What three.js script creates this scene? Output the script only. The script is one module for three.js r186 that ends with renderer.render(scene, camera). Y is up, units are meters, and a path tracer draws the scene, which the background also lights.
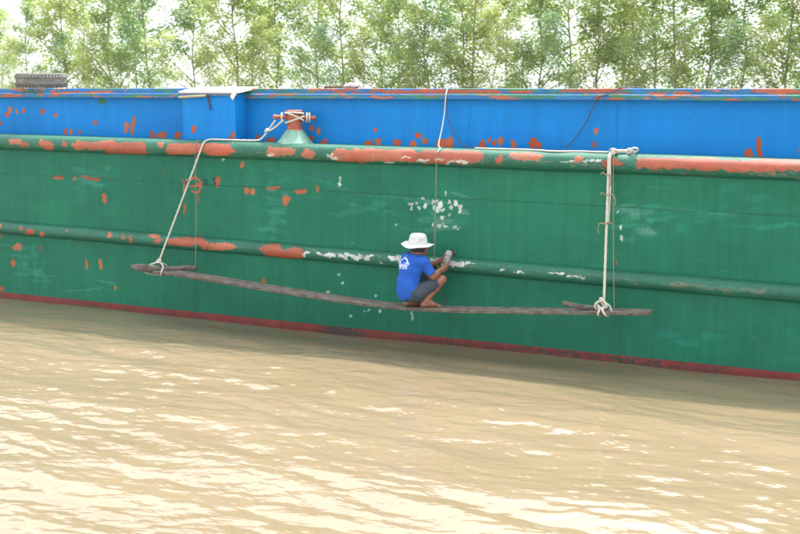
import * as THREE from 'three';
import { mergeGeometries } from 'three/addons/utils/BufferGeometryUtils.js';

// ---------------------------------------------------------------- camera
const F = 1100, CX = 400, CY = 267, HORIZON = 88;          // photograph 800 x 534
const EYE = 3.25, DIST = 14.19, YAW = THREE.MathUtils.degToRad(24.8);
const PITCH = Math.atan((CY - HORIZON) / F);
const S = Math.sin(YAW), C = Math.cos(YAW);
const eye = new THREE.Vector3(DIST * S, EYE, DIST * C);
const fwd = new THREE.Vector3(-S * Math.cos(PITCH), -Math.sin(PITCH), -C * Math.cos(PITCH));
const right = new THREE.Vector3(C, 0, -S);
const upv = new THREE.Vector3().crossVectors(right, fwd);
const scene = new THREE.Scene();
const camera = new THREE.PerspectiveCamera(2 * THREE.MathUtils.radToDeg(Math.atan(CY / F)), 1024 / 684, 0.1, 3000);
camera.position.copy(eye);
camera.lookAt(eye.clone().add(fwd));
camera.focus = 14.2;
camera.userData.fStop = 2.4;

// ---------------------------------------------------------------- sun, sky, exposure
const sunDir = new THREE.Vector3(0.15, 2.05, -1.0).normalize();
const sun = new THREE.DirectionalLight(new THREE.Color(1, 0.97, 0.92), 2.6);
sun.position.copy(sunDir).multiplyScalar(60);
sun.shadow.radius = 1.6;
sun.castShadow = true;
sun.shadow.mapSize.set(4096, 4096);
Object.assign(sun.shadow.camera, { left: -45, right: 25, top: 40, bottom: -30, near: 1, far: 160 });
scene.add(sun, sun.target);
{
  // hazy white sky with the broad glow that haze makes round the sun
  const W = 512, H = 256, d = new Float32Array(W * H * 4), v = new THREE.Vector3();
  for (let j = 0; j < H; j++) for (let i = 0; i < W; i++) {
    const el = ((j + 0.5) / H - 0.5) * Math.PI, az = ((i + 0.5) / W - 0.5) * 2 * Math.PI;
    v.set(Math.cos(el) * Math.cos(az), Math.sin(el), Math.cos(el) * Math.sin(az));
    const a = Math.acos(Math.min(1, v.dot(sunDir))) * 180 / Math.PI;
    const glow = 20 * Math.exp(-a / 6) + 12.5 * Math.exp(-a / 14);
    const k = (j * W + i) * 4, up = Math.max(0, v.y);
    d[k] = 1.02 - 0.22 * up + glow; d[k + 1] = 1.07 - 0.15 * up + glow * 1.0; d[k + 2] = 1.14 - 0.02 * up + glow * 1.03; d[k + 3] = 1;
  }
  const t = new THREE.DataTexture(d, W, H, THREE.RGBAFormat, THREE.FloatType);
  t.mapping = THREE.EquirectangularReflectionMapping;
  t.magFilter = t.minFilter = THREE.LinearFilter;
  t.needsUpdate = true;
  scene.background = t;
  scene.environment = t;
}
const renderer = new THREE.WebGLRenderer({ antialias: true });
renderer.setSize(1024, 684);
renderer.toneMapping = THREE.LinearToneMapping;
renderer.toneMappingExposure = 1.86;
renderer.shadowMap.enabled = true;

// ---------------------------------------------------------------- helpers
function rng(seed) { let a = seed >>> 0; return () => { a = (a + 0x6D2B79F5) | 0; let t = Math.imul(a ^ (a >>> 15), 1 | a); t = (t + Math.imul(t ^ (t >>> 7), 61 | t)) ^ t; return ((t ^ (t >>> 14)) >>> 0) / 4294967296; }; }
const V = (x, y, z) => new THREE.Vector3(x, y, z);
const mix = (a, b, t) => a + (b - a) * t;
const clamp = (x, a = 0, b = 1) => Math.min(b, Math.max(a, x));
const smooth = (a, b, x) => { const t = clamp((x - a) / (b - a)); return t * t * (3 - 2 * t); };
function hash2(x, y, s) { let h = Math.imul(x | 0, 374761393) ^ Math.imul(y | 0, 668265263) ^ Math.imul(s | 0, 1274126177); h = Math.imul(h ^ (h >>> 13), 1274126177); return ((h ^ (h >>> 16)) >>> 0) / 4294967296; }
function noise(x, y, s = 1) { const xi = Math.floor(x), yi = Math.floor(y); let u = x - xi, v = y - yi; u = u * u * (3 - 2 * u); v = v * v * (3 - 2 * v); return mix(mix(hash2(xi, yi, s), hash2(xi + 1, yi, s), u), mix(hash2(xi, yi + 1, s), hash2(xi + 1, yi + 1, s), u), v); }
function fbm(x, y, s = 1, o = 4) { let a = 0.5, r = 0, t = 0; for (let i = 0; i < o; i++) { r += a * noise(x, y, s + i * 17); t += a; a *= 0.5; x = x * 2.03 + 7.1; y = y * 2.03 + 3.7; } return r / t; }
const TONE = new THREE.Color(0.68, 0.68, 0.68);        // reflectance of old paint, cloth and wood against the full range of the colour maps
const srgb = (r, g, b) => new THREE.Color().setRGB(r / 255, g / 255, b / 255, THREE.SRGBColorSpace).multiply(TONE);

const ray = (px, py) => fwd.clone().multiplyScalar(F).addScaledVector(right, px - CX).addScaledVector(upv, CY - py);
function P(px, py, z = 0) { const r = ray(px, py); return eye.clone().addScaledVector(r, (z - eye.z) / r.z); }      // a pixel on the plane z metres out from the barge's side
function toPixel(p) { const d = p.clone().sub(eye), k = F / d.dot(fwd); return [CX + d.dot(right) * k, CY - d.dot(upv) * k]; }

const used = new Map();
function numbered(n) { const k = used.get(n) ?? 0; used.set(n, k + 1); return k ? `${n}_${String(k).padStart(3, '0')}` : n; }
function mesh(name, geo, mat, parent) { const m = new THREE.Mesh(geo, mat); m.castShadow = m.receiveShadow = true; m.name = parent ? name : numbered(name); (parent ?? scene).add(m); return m; }
function thing(name, label, category, pos, group) { const g = new THREE.Group(); g.name = numbered(name); if (pos) g.position.copy(pos); g.userData = { label, category }; if (group) g.userData.group = group; scene.add(g); return g; }
function tag(o, label, category, group) { o.userData.label = label; o.userData.category = category; if (group) o.userData.group = group; return o; }
function structure(o) { o.userData.kind = 'structure'; return o; }
const merge = (list) => mergeGeometries(list.map((g) => { const n = g.index ? g.toNonIndexed() : g; for (const k of Object.keys(n.attributes)) if (!['position', 'normal', 'uv'].includes(k)) n.deleteAttribute(k); return n; }));

// grid surface through rows of points
function sheet(rows, uvOf, close = false) {
  const n = rows.length, m = rows[0].length, p = [], uv = [], ix = [];
  for (let i = 0; i < n; i++) for (let j = 0; j < m; j++) { const q = rows[i][j]; p.push(q.x, q.y, q.z); const t = uvOf ? uvOf(i, j, q) : [i / (n - 1), j / (m - 1)]; uv.push(t[0], t[1]); }
  for (let i = 0; i < n - 1; i++) for (let j = 0; j < m - 1; j++) { const a = i * m + j, b = a + m; ix.push(a, b, a + 1, b, b + 1, a + 1); }
  const g = new THREE.BufferGeometry();
  g.setAttribute('position', new THREE.Float32BufferAttribute(p, 3));
  g.setAttribute('uv', new THREE.Float32BufferAttribute(uv, 2));
  g.setIndex(ix); g.computeVertexNormals();
  return g;
}
// a laid rope: three strands twisted along a smooth path; ends closed
function ropeGeo(pts, r, { strands = 3, pitch = 6, seg, tension = 0.5, closed = false, sides = 9 } = {}) {
  const curve = new THREE.CatmullRomCurve3(pts, closed, 'catmullrom', tension), L = curve.getLength();
  const n = seg ?? Math.max(8, Math.round(L / (r * 1.6))), fr = curve.computeFrenetFrames(n, closed), rows = [];
  for (let i = 0; i <= n; i++) {
    const c = curve.getPointAt(i / n), s = (i / n) * L, row = [];
    for (let j = 0; j <= sides; j++) {
      const a = (j / sides) * Math.PI * 2, k = strands ? r * (0.9 + 0.14 * Math.cos(strands * a - (s / (r * pitch)) * Math.PI * 2)) : r, e = (!closed && (i === 0 || i === n)) ? 0.02 : 1;
      row.push(c.clone().addScaledVector(fr.normals[i], Math.cos(a) * k * e).addScaledVector(fr.binormals[i], Math.sin(a) * k * e));
    }
    rows.push(row);
  }
  return sheet(rows, (i, j) => [(i / n) * L, j / sides]);
}
const bar = (a, b, r0, r1 = r0, sides = 12) => {
  const d = b.clone().sub(a), g = new THREE.CylinderGeometry(r1, r0, d.length(), sides, 1);
  g.applyQuaternion(new THREE.Quaternion().setFromUnitVectors(V(0, 1, 0), d.clone().normalize()));
  return g.translate((a.x + b.x) / 2, (a.y + b.y) / 2, (a.z + b.z) / 2);
};
const box = (x0, x1, y0, y1, z0, z1) => new THREE.BoxGeometry(x1 - x0, y1 - y0, z1 - z0).translate((x0 + x1) / 2, (y0 + y1) / 2, (z0 + z1) / 2);

// naive surface nets over a signed distance
function surfaceNets(f, lo, hi, h) {
  const nx = Math.ceil((hi[0] - lo[0]) / h) + 1, ny = Math.ceil((hi[1] - lo[1]) / h) + 1, nz = Math.ceil((hi[2] - lo[2]) / h) + 1;
  const val = new Float32Array(nx * ny * nz), id = (i, j, k) => (k * ny + j) * nx + i, cell = new Int32Array(nx * ny * nz).fill(-1), pos = [], ix = [];
  for (let k = 0; k < nz; k++) for (let j = 0; j < ny; j++) for (let i = 0; i < nx; i++) val[id(i, j, k)] = f(lo[0] + i * h, lo[1] + j * h, lo[2] + k * h);
  for (let k = 0; k < nz - 1; k++) for (let j = 0; j < ny - 1; j++) for (let i = 0; i < nx - 1; i++) {
    let m = 0; const v = [];
    for (let c = 0; c < 8; c++) { v[c] = val[id(i + (c & 1), j + ((c >> 1) & 1), k + (c >> 2))]; if (v[c] < 0) m |= 1 << c; }
    if (m === 0 || m === 255) continue;
    let x = 0, y = 0, z = 0, n = 0;
    for (let a = 0; a < 8; a++) for (const b of [1, 2, 4]) { if (a & b) continue; const q = a | b; if ((v[a] < 0) === (v[q] < 0)) continue; const t = v[a] / (v[a] - v[q]); x += (a & 1) + (b === 1 ? t : 0); y += ((a >> 1) & 1) + (b === 2 ? t : 0); z += (a >> 2) + (b === 4 ? t : 0); n++; }
    cell[id(i, j, k)] = pos.length / 3;
    pos.push(lo[0] + (i + x / n) * h, lo[1] + (j + y / n) * h, lo[2] + (k + z / n) * h);
  }
  const quad = (a, b, c, d, flip) => { if (a < 0 || b < 0 || c < 0 || d < 0) return; if (flip) ix.push(a, c, b, a, d, c); else ix.push(a, b, c, a, c, d); };
  for (let k = 1; k < nz - 1; k++) for (let j = 1; j < ny - 1; j++) for (let i = 1; i < nx - 1; i++) {
    const s = val[id(i, j, k)] < 0;
    if (s !== val[id(i + 1, j, k)] < 0) quad(cell[id(i, j - 1, k - 1)], cell[id(i, j, k - 1)], cell[id(i, j, k)], cell[id(i, j - 1, k)], !s);
    if (s !== val[id(i, j + 1, k)] < 0) quad(cell[id(i - 1, j, k - 1)], cell[id(i - 1, j, k)], cell[id(i, j, k)], cell[id(i, j, k - 1)], !s);
    if (s !== val[id(i, j, k + 1)] < 0) quad(cell[id(i - 1, j - 1, k)], cell[id(i, j - 1, k)], cell[id(i, j, k)], cell[id(i - 1, j, k)], !s);
  }
  const g = new THREE.BufferGeometry();
  g.setAttribute('position', new THREE.Float32BufferAttribute(pos, 3));
  g.setAttribute('uv', new THREE.Float32BufferAttribute(new Float32Array(pos.length / 3 * 2), 2));
  g.setIndex(ix); g.computeVertexNormals();
  return g;
}

// canvas texture whose picture is drawn in the thing's own metres; pixel loop afterwards for grain
function canvasTexture(w, h, draw, grain, wrap = THREE.RepeatWrapping, torn = 0) {      // torn: ragged paint edges, in texture pixels
  const cv = document.createElement('canvas'); cv.width = w; cv.height = h;
  const c = cv.getContext('2d'); draw(c);
  if (grain) { const im = c.getImageData(0, 0, w, h), d = im.data; if (torn) { const src = new Uint8ClampedArray(d), at = (x, y) => (clamp(Math.round(y), 0, h - 1) * w + clamp(Math.round(x), 0, w - 1)) * 4; for (let j = 0; j < h; j++) for (let i = 0; i < w; i++) { const k = (j * w + i) * 4, q = at(i + torn * (2.6 * (noise(i / 13, j / 13, 201) - 0.5) + 2.0 * (noise(i / 4.5, j / 4.5, 203) - 0.5)), j + torn * (2.6 * (noise(i / 13, j / 13, 202) - 0.5) + 2.0 * (noise(i / 4.5, j / 4.5, 204) - 0.5))); d[k] = src[q]; d[k + 1] = src[q + 1]; d[k + 2] = src[q + 2]; } } for (let j = 0; j < h; j++) for (let i = 0; i < w; i++) { const k = (j * w + i) * 4, o = grain(i / w, 1 - (j + 0.5) / h, d[k], d[k + 1], d[k + 2]); d[k] = clamp(o[0], 0, 255); d[k + 1] = clamp(o[1], 0, 255); d[k + 2] = clamp(o[2], 0, 255); } c.putImageData(im, 0, 0); }
  const t = new THREE.CanvasTexture(cv); t.colorSpace = THREE.SRGBColorSpace; t.wrapS = t.wrapT = wrap; t.magFilter = THREE.LinearFilter; return t;
}
function dataTexture(w, h, f, wrap = THREE.RepeatWrapping) {
  const d = new Uint8Array(w * h * 4);
  for (let j = 0; j < h; j++) for (let i = 0; i < w; i++) { const o = f(i / w, j / h), k = (j * w + i) * 4; d[k] = d[k + 1] = d[k + 2] = clamp(o) * 255; d[k + 3] = 255; }
  const t = new THREE.DataTexture(d, w, h); t.wrapS = t.wrapT = wrap; t.magFilter = t.minFilter = THREE.LinearFilter; t.needsUpdate = true; return t;
}

// ---------------------------------------------------------------- levels of the barge's side, read from the photograph
const lineY = (pts, z = 0) => { const q = pts.map(([x, y]) => P(x, y, z)), n = q.length; let sx = 0, sy = 0, sxx = 0, sxy = 0; for (const p of q) { sx += p.x; sy += p.y; sxx += p.x * p.x; sxy += p.x * p.y; } const b = (n * sxy - sx * sy) / (n * sxx - sx * sx), a = (sy - b * sx) / n; return (x) => a + b * x; };
const RED_TOP = lineY([[0, 292], [330, 325.5], [420, 334.5], [640, 357.5], [800, 374]]);
const LOW_RAIL = lineY([[0, 227.5], [220, 245.5], [400, 262.5], [620, 279], [800, 294.5]], 0.07);
const SEAM = lineY([[0, 173.4], [220, 185], [400, 196], [620, 206.5], [800, 216.5]]);
const TOP_RAIL = lineY([[0, 142], [220, 149], [400, 157.5], [580, 164], [800, 169]], 0.08);
const RL = 0.105, RT = 0.12;
const DECK = (x) => TOP_RAIL(x) + RT - 0.02;
const BULWARK_Z = -0.46;
const CAP_TOP = 3.245;
console.log('levels', [RED_TOP, LOW_RAIL, SEAM, TOP_RAIL].map((f) => [f(-6.5).toFixed(3), f(0).toFixed(3), f(4.8).toFixed(3)].join('/')).join('  '));

// texture window on the side of the barge
const TX0 = -7.6, TXW = 13.0, TY0 = -0.35, TYH = 2.85;
function blobPath(c, toCanvas, x0, y0, x1, y1, R, rough = 0.2) {     // a rounded patch with a torn edge
  const cx = (x0 + x1) / 2, cy = (y0 + y1) / 2, rx = (x1 - x0) / 2, ry = (y1 - y0) / 2, m = Math.min(rx, ry), lean = (R() - 0.5) * 0.5, k = 0.55 + 0.35 * R();
  const seg = [], run = (ax, ay, bx, by) => { const n = Math.max(1, Math.round(Math.hypot(bx - ax, by - ay) / (m * 0.7))); for (let i = 0; i < n; i++) seg.push([mix(ax, bx, i / n), mix(ay, by, i / n)]); }, q = m * k;
  run(-rx + q, -ry, rx - q, -ry); run(rx - q, -ry, rx, -ry + q); run(rx, -ry + q, rx, ry - q); run(rx, ry - q, rx - q, ry); run(rx - q, ry, -rx + q, ry); run(-rx + q, ry, -rx, ry - q); run(-rx, ry - q, -rx, -ry + q); run(-rx, -ry + q, -rx + q, -ry);
  const pts = seg.map(([x, y]) => { const j = m * rough * 2.2, bite = R() < 0.15 ? 1.8 : 1, X = x - Math.sign(x) * j * R() * (Math.abs(x) > rx - q ? bite : 0.2) + (R() - 0.5) * j * 0.4, Y = y - Math.sign(y) * j * R() * bite; return toCanvas(cx + X + lean * Y * (rx < ry ? 0.5 : 0.15), cy + Y); });
  c.beginPath();
  const mid = (a, b) => [(a[0] + b[0]) / 2, (a[1] + b[1]) / 2], N = pts.length;
  c.moveTo(...mid(pts[N - 1], pts[0]));
  for (let i = 0; i < N; i++) { const e = mid(pts[i], pts[(i + 1) % N]); if (R() < 0.4) { c.lineTo(...pts[i]); c.lineTo(...e); } else c.quadraticCurveTo(...pts[i], ...e); }
  c.closePath(); c.fill();
}
const PRIMER = ['#c66441', '#c05b3a', '#cb6d49', '#b95737'], CHALK = ['#dedbd3', '#e8e5df', '#c9c4ba', '#d0c6b8'];

// ================================================================ THE SETTING
// river: one sheet with real waves, fine in front of the barge and coarse far away
{
  const R = rng(11), waves = [];
  const add = (n, l0, l1, slope, spread) => { for (let i = 0; i < n; i++) { const L = l0 * Math.pow(l1 / l0, R()), k = 2 * Math.PI / L, a = Math.PI / 2 + 0.10 + (R() + R() + R() - 1.5) * spread; waves.push([Math.cos(a) * k, Math.sin(a) * k, slope / k / Math.sqrt(n), R() * 6.283, L]); } };
  add(7, 1.7, 3.6, 0.06, 0.45); add(14, 0.55, 1.4, 0.068, 0.5); add(24, 0.2, 0.5, 0.105, 0.6); add(24, 0.1, 0.19, 0.09, 0.7);
  const axis = (a, b, step, far0, far1) => { const o = []; let s = step, x = a; const l = []; while (x > far0) { s *= 1.25; x -= s; l.push(x); } o.push(...l.reverse()); for (x = a; x < b; x += step) o.push(x); s = step; while (x < far1) { o.push(x); s *= 1.25; x += s; } o.push(x); return o; };
  const xs = axis(-10.5, 8.5, 0.036, -900, 900), zs = axis(-0.25, 9.2, 0.021, -60, 900), nx = xs.length, nz = zs.length;
  const p = new Float32Array(nx * nz * 3), uv = new Float32Array(nx * nz * 2), ix = new Uint32Array((nx - 1) * (nz - 1) * 6);
  let q = 0;
  for (let j = 0; j < nz; j++) for (let i = 0; i < nx; i++) {
    const x = xs[i], z = zs[j], far = Math.max(x + 0 > 8.5 ? (x - 8.5) : x < -10.5 ? (-10.5 - x) : 0, z > 9.2 ? z - 9.2 : z < -0.25 ? -0.25 - z : 0), fade = Math.exp(-far * 0.9);
    let y = 0;
    if (fade > 0.01) {
      const g = 0.25 + 1.35 * fbm(x * 0.33 + 5, z * 0.5, 77, 2);      // gusts: calmer and rougher areas
      const wx = x + 0.35 * (noise(x * 0.8, z * 0.8, 5) - 0.5), wz = z + 0.35 * (noise(x * 0.7, z * 0.7, 6) - 0.5);
      for (const w of waves) { const ph = w[0] * wx + w[1] * wz + w[3]; y += (w[4] < 0.5 ? g : 1) * w[2] * (Math.sin(ph) + 0.22 * Math.cos(2 * ph)); }
      y *= fade;
    }
    const k = j * nx + i; p[k * 3] = x; p[k * 3 + 1] = y; p[k * 3 + 2] = z; uv[k * 2] = x; uv[k * 2 + 1] = z;
    if (i < nx - 1 && j < nz - 1) { ix[q++] = k; ix[q++] = k + nx; ix[q++] = k + 1; ix[q++] = k + nx; ix[q++] = k + nx + 1; ix[q++] = k + 1; }
  }
  const g = new THREE.BufferGeometry();
  g.setAttribute('position', new THREE.BufferAttribute(p, 3)); g.setAttribute('uv', new THREE.BufferAttribute(uv, 2)); g.setIndex(new THREE.BufferAttribute(ix, 1)); g.computeVertexNormals();
  const rw = []; for (let i = 0; i < 26; i++) rw.push([Math.round((R() - 0.5) * 44), Math.round(26 + R() * 40), R() * 6.283]);
  const rip = dataTexture(768, 768, (u, v) => { let t = 0; for (const [a, b, c] of rw) t += Math.sin(6.2832 * (a * u + b * v) + c); return 0.5 + t / 26; });
  rip.repeat.set(1 / 2.6, 1 / 2.6);
  const mat = new THREE.MeshPhysicalMaterial({ color: 0xffffff, bumpMap: rip, bumpScale: 0.0022, roughness: 0.1, ior: 1.48, transmission: 1, thickness: 0 });
  structure(mesh('river', g, mat));
  // the mud that clouds the water, just under the surface: it follows the swell but not the ripples
  const N = 512, tile = (x, y, s, per) => { const w = smooth(0.8, 1, x), h = smooth(0.8, 1, y), f = (a, b) => fbm(a * per, b * per * 2.2, s, 4); return mix(mix(f(x, y), f(x - 1, y), w), mix(f(x, y - 1), f(x - 1, y - 1), w), h); };
  const silt = canvasTexture(N, N, (c) => { c.fillStyle = '#96825c'; c.fillRect(0, 0, N, N); }, (u, v) => { const a = tile(u, v, 31, 5) - 0.5, b = tile(u, v, 57, 14) - 0.5, k = 1 + 0.12 * a + 0.04 * b; return [134 * k, 115 * k + 3 * b, 81 * k + 8 * a]; });
  silt.repeat.set(1 / 9, 1 / 9);
  const mg = new THREE.BufferGeometry(), mx = axis(-10.5, 8.5, 0.09, -900, 900), mz = axis(-0.25, 9.2, 0.07, -60, 900), rows = mx.map((x) => mz.map((z) => { const far = Math.max(x > 8.5 ? x - 8.5 : x < -10.5 ? -10.5 - x : 0, z > 9.2 ? z - 9.2 : z < -0.25 ? -0.25 - z : 0), fade = Math.exp(-far * 0.9); let y = 0; if (fade > 0.01) { const wx = x + 0.35 * (noise(x * 0.8, z * 0.8, 5) - 0.5), wz = z + 0.35 * (noise(x * 0.7, z * 0.7, 6) - 0.5); for (const w of waves) if (w[4] > 0.5) { const ph = w[0] * wx + w[1] * wz + w[3]; y += w[2] * (Math.sin(ph) + 0.22 * Math.cos(2 * ph)); } } return V(x, 0.75 * y * fade - 0.045, z); }));
  structure(mesh('river_silt', sheet(rows, (i, j, q) => [q.x, q.z]), new THREE.MeshStandardMaterial({ color: TONE, map: silt, roughness: 1 })));
}
// far bank, mostly behind the barge
{
  const rows = [], xs = []; for (let x = -900; x <= 900; x += x > -70 && x < 40 ? 2.5 : 40) xs.push(x);
  const zs = [-21, -22, -23, -24.5, -27, -30, -34, -40, -60, -120, -300, -900];
  for (const x of xs) rows.push(zs.map((z, j) => V(x, [-1.2, -0.4, 0.25, 0.7, 0.95, 1.05, 1.1, 1.15, 1.2, 1.2, 1.2, 1.2][j] + (j > 1 ? (fbm(x * 0.3, z * 0.3, 9) - 0.5) * 0.3 : 0), z)));
  const t = canvasTexture(256, 256, (c) => { c.fillStyle = '#6b6a45'; c.fillRect(0, 0, 256, 256); }, (u, v) => { const a = fbm(u * 24, v * 24, 3), b = fbm(u * 90, v * 90, 8, 2); return [80 + 50 * a + 20 * b, 84 + 40 * a + 24 * b, 44 + 30 * a]; });
  const g = sheet(rows, (i, j, q) => [q.x / 6, q.z / 6]);
  structure(mesh('river_bank', g, new THREE.MeshStandardMaterial({ color: TONE, map: t, roughness: 0.95 })));
}

// ================================================================ THE BARGE
const barge = thing('cargo_barge', 'long green steel barge with blue bulwark and patches of red primer', 'barge', V(0, 0, 0));
{
  const R = rng(202);
  const toTex = (w, h, z = 0) => (px, py) => { const q = P(px, py, z); return [(q.x - TX0) / TXW * w, (1 - (q.y - TY0) / TYH) * h]; };
  // ---- green side: paint, bare primer, scraped filler, load-line mark
  const W = 2048, H = 512, hc = toTex(W, H);
  const primer = [[53, 175, 64, 179.5], [73, 176, 77, 181], [82, 175.5, 88, 179], [86, 177, 100, 180.5], [102, 193, 107.5, 203.5], [183, 203, 186, 214], [12, 243, 23.5, 250.5], [39, 245, 42, 250], [11, 259, 16, 267], [-1, 233, 2, 237], [85, 260, 88, 269.5], [99, 259, 102, 269.5], [114, 285, 117.5, 291], [-1, 286, 4, 292],
    [240, 160, 244, 169], [214.5, 176, 221, 188.5], [244, 186, 249, 194.5], [250, 188, 255.5, 195.5], [266, 186.5, 280, 189.6], [294, 189, 307.5, 194], [315.5, 187, 320, 192.5], [317, 185, 318.6, 189], [281, 193.5, 291.5, 204], [283, 200, 288, 206], [261, 277, 266, 286.5], [616, 259, 617.5, 265], [198, 194, 199, 203], [163, 172, 164, 175]];
  const chalk = [[338.5, 176, 342, 181], [338, 181, 340.5, 187], [221, 158, 225, 162], [408, 202, 413.5, 204.5], [416, 202, 418, 205], [395, 224, 397, 226.5], [351, 241.5, 353, 243.5], [338, 274, 340, 276.5], [341, 281, 344, 285], [326, 291, 329, 293.5], [375, 295, 377, 297], [363.5, 310, 366.5, 312.5], [367, 309, 370, 311], [378, 310, 382, 313], [410, 311, 413, 316], [411, 315, 412.5, 320.5], [350, 314, 352.5, 317], [619.5, 226, 622, 230], [619, 234, 622.5, 242], [617, 211, 618.5, 213],
    [409, 203, 413, 205], [410, 205.5, 412, 210], [421, 198, 424.5, 200], [423, 203, 426, 209], [431.5, 198.5, 434, 205], [434.5, 199, 439, 203], [438, 201, 442.5, 208], [433, 205, 436, 210], [436, 206, 439.5, 213], [446, 199, 452, 205], [452, 200, 458, 207], [449, 205, 453, 210], [457, 204, 462.5, 209], [458, 208, 461, 214], [447, 212.5, 450, 217], [441, 216, 444, 220], [436, 223, 443, 229], [443, 225, 449, 228], [453, 226, 456, 229], [457, 228, 460, 230], [432, 223, 434, 227], [445, 191, 446, 196.5], [418, 206, 420, 210], [440, 208, 444, 212]];
  const hullTex = canvasTexture(W, H, (c) => {
    c.fillStyle = '#1a7456'; c.fillRect(0, 0, W, H);
    // fresher and older coats, scuffs
    const coat = (n, col, s0, s1, t0, t1, al) => { for (let i = 0; i < n; i++) { c.globalAlpha = al * (0.4 + R() * 0.6); c.fillStyle = col[Math.floor(R() * col.length)]; const x = R() * W, y = R() * H; c.beginPath(); c.ellipse(x, y, s0 + R() * (s1 - s0), t0 + R() * (t1 - t0), (R() - 0.5) * 0.3, 0, 7); c.fill(); } };
    coat(70, ['#148060', '#30795c', '#166f58', '#207656'], 20, 90, 14, 70, 0.22);
    for (let i = 0; i < 420; i++) { c.globalAlpha = 0.07 + R() * 0.18; c.strokeStyle = R() < 0.65 ? '#5fa68c' : '#246050'; c.lineWidth = 0.8 + R() * 1.4; const x = R() * W, y = R() * H, l = 8 + R() * 70; c.beginPath(); c.moveTo(x, y); c.quadraticCurveTo(x + l / 2, y + (R() - 0.5) * 14, x + l, y + (R() - 0.5) * 10); c.stroke(); }
    for (let i = 0; i < 260; i++) { c.globalAlpha = 0.06 + R() * 0.13; c.strokeStyle = R() < 0.6 ? '#4f9a80' : '#225a4a'; c.lineWidth = 0.8 + R() * 2; const x = R() * W, y = R() * H, l = 15 + R() * 90; c.beginPath(); c.moveTo(x, y); c.lineTo(x + (R() - 0.5) * 4, y + l); c.stroke(); }
    // touched-up teal areas that show in the photograph
    const wash = (x0, y0, x1, y1, col, al) => { c.fillStyle = col; for (let i = 0; i < 26; i++) { c.globalAlpha = Math.min(1, 1.5 * al * R()); const [u, v] = hc(mix(x0, x1, R()), mix(y0, y1, R())); c.beginPath(); c.ellipse(u, v, 4 + R() * 26, 2 + R() * 7, (R() - 0.5) * 0.5, 0, 7); c.fill(); } };
    wash(75, 165, 110, 188, '#3f9b84', 0.35); wash(268, 170, 285, 240, '#3f9b84', 0.3); wash(5, 240, 50, 285, '#3f9b84', 0.3); wash(330, 195, 420, 215, '#4a9a80', 0.22); wash(620, 205, 800, 235, '#2b9173', 0.4); wash(620, 205, 650, 240, '#6f9f8a', 0.25); wash(560, 310, 800, 360, '#2b8f78', 0.3); wash(425, 195, 468, 232, '#7f9a86', 0.3); wash(470, 230, 610, 300, '#2b8a6c', 0.22); wash(600, 150, 800, 200, '#3d8f74', 0.2);
    c.globalAlpha = 1;
    // horizontal pale scrapes
    for (const [x0, y0, x1, y1] of [[92, 279, 118, 283], [36, 279, 52, 282], [60, 290, 105, 287], [300, 176, 360, 192], [660, 207, 740, 214], [355, 193, 415, 198]]) { c.strokeStyle = '#8fb3a2'; for (let k = 0; k < 5; k++) { c.globalAlpha = 0.35 * R(); c.lineWidth = 0.7 + R(); const a = hc(x0 + R() * 8, y0 + R() * 2), b = hc(x1 - R() * 8, y1 + R() * 2); c.beginPath(); c.moveTo(...a); c.lineTo(...b); c.stroke(); } }
    c.globalAlpha = 0.9;
    for (const b of primer) { c.fillStyle = PRIMER[Math.floor(R() * 4)]; blobPath(c, hc, b[0] - 0.3, b[1] - 0.3, b[2] + 0.3, b[3] + 0.3, R, 0.13); }
    c.globalAlpha = 0.85;
    for (const b of chalk) { c.fillStyle = CHALK[Math.floor(R() * 4)]; blobPath(c, hc, b[0] - 0.5, b[1] - 0.5, b[2] + 0.5, b[3] + 0.5, R, 0.22); if (R() < 0.6) { c.fillStyle = CHALK[Math.floor(R() * 4)]; blobPath(c, hc, b[0] + 1, b[1] - 1, b[2] + 1.5, b[3] - 0.5, R, 0.6); } }
    c.globalAlpha = 1;
    // load-line mark: ring with a bar, letters to each side
    const [ux, uy] = hc(195.2, 185.2), [vx] = hc(201.3, 185.2), rr = vx - ux, ry = rr * (H / TYH) / (W / TXW);
    c.strokeStyle = '#cf6546'; c.lineWidth = 5; c.beginPath(); c.ellipse(ux, uy, rr, ry, 0, -2.4, 2.3); c.stroke();
    c.lineWidth = 4; c.beginPath(); c.moveTo(...hc(189, 186)); c.lineTo(...hc(202.5, 186.6)); c.stroke();
    c.fillStyle = '#cf6546'; blobPath(c, hc, 195.5, 182, 201, 187, R, 0.2);
    c.lineWidth = 4.5; c.beginPath(); c.moveTo(...hc(184, 179.5)); c.lineTo(...hc(184.6, 191.5)); c.stroke(); c.lineWidth = 3; c.beginPath(); c.moveTo(...hc(183, 180)); c.lineTo(...hc(186, 185)); c.stroke();
    c.strokeStyle = '#123a30'; c.lineWidth = 2.6; c.beginPath(); c.moveTo(...hc(184, 179)); c.lineTo(...hc(186, 184)); c.lineTo(...hc(188, 178.5)); c.stroke();
    const letter = (pts) => { c.beginPath(); pts.forEach((q, i) => (i ? c.lineTo(...hc(...q)) : c.moveTo(...hc(...q)))); c.stroke(); };
    letter([[205.2, 186], [205.4, 180.2], [207, 180], [208, 181.6], [206.8, 183.2], [205.6, 183.2], [208.6, 186.4]]);
    letter([[216, 179], [214, 179.2], [213.8, 181.2], [215.6, 182.6], [215.4, 185.4], [213.4, 185.8]]);
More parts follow.
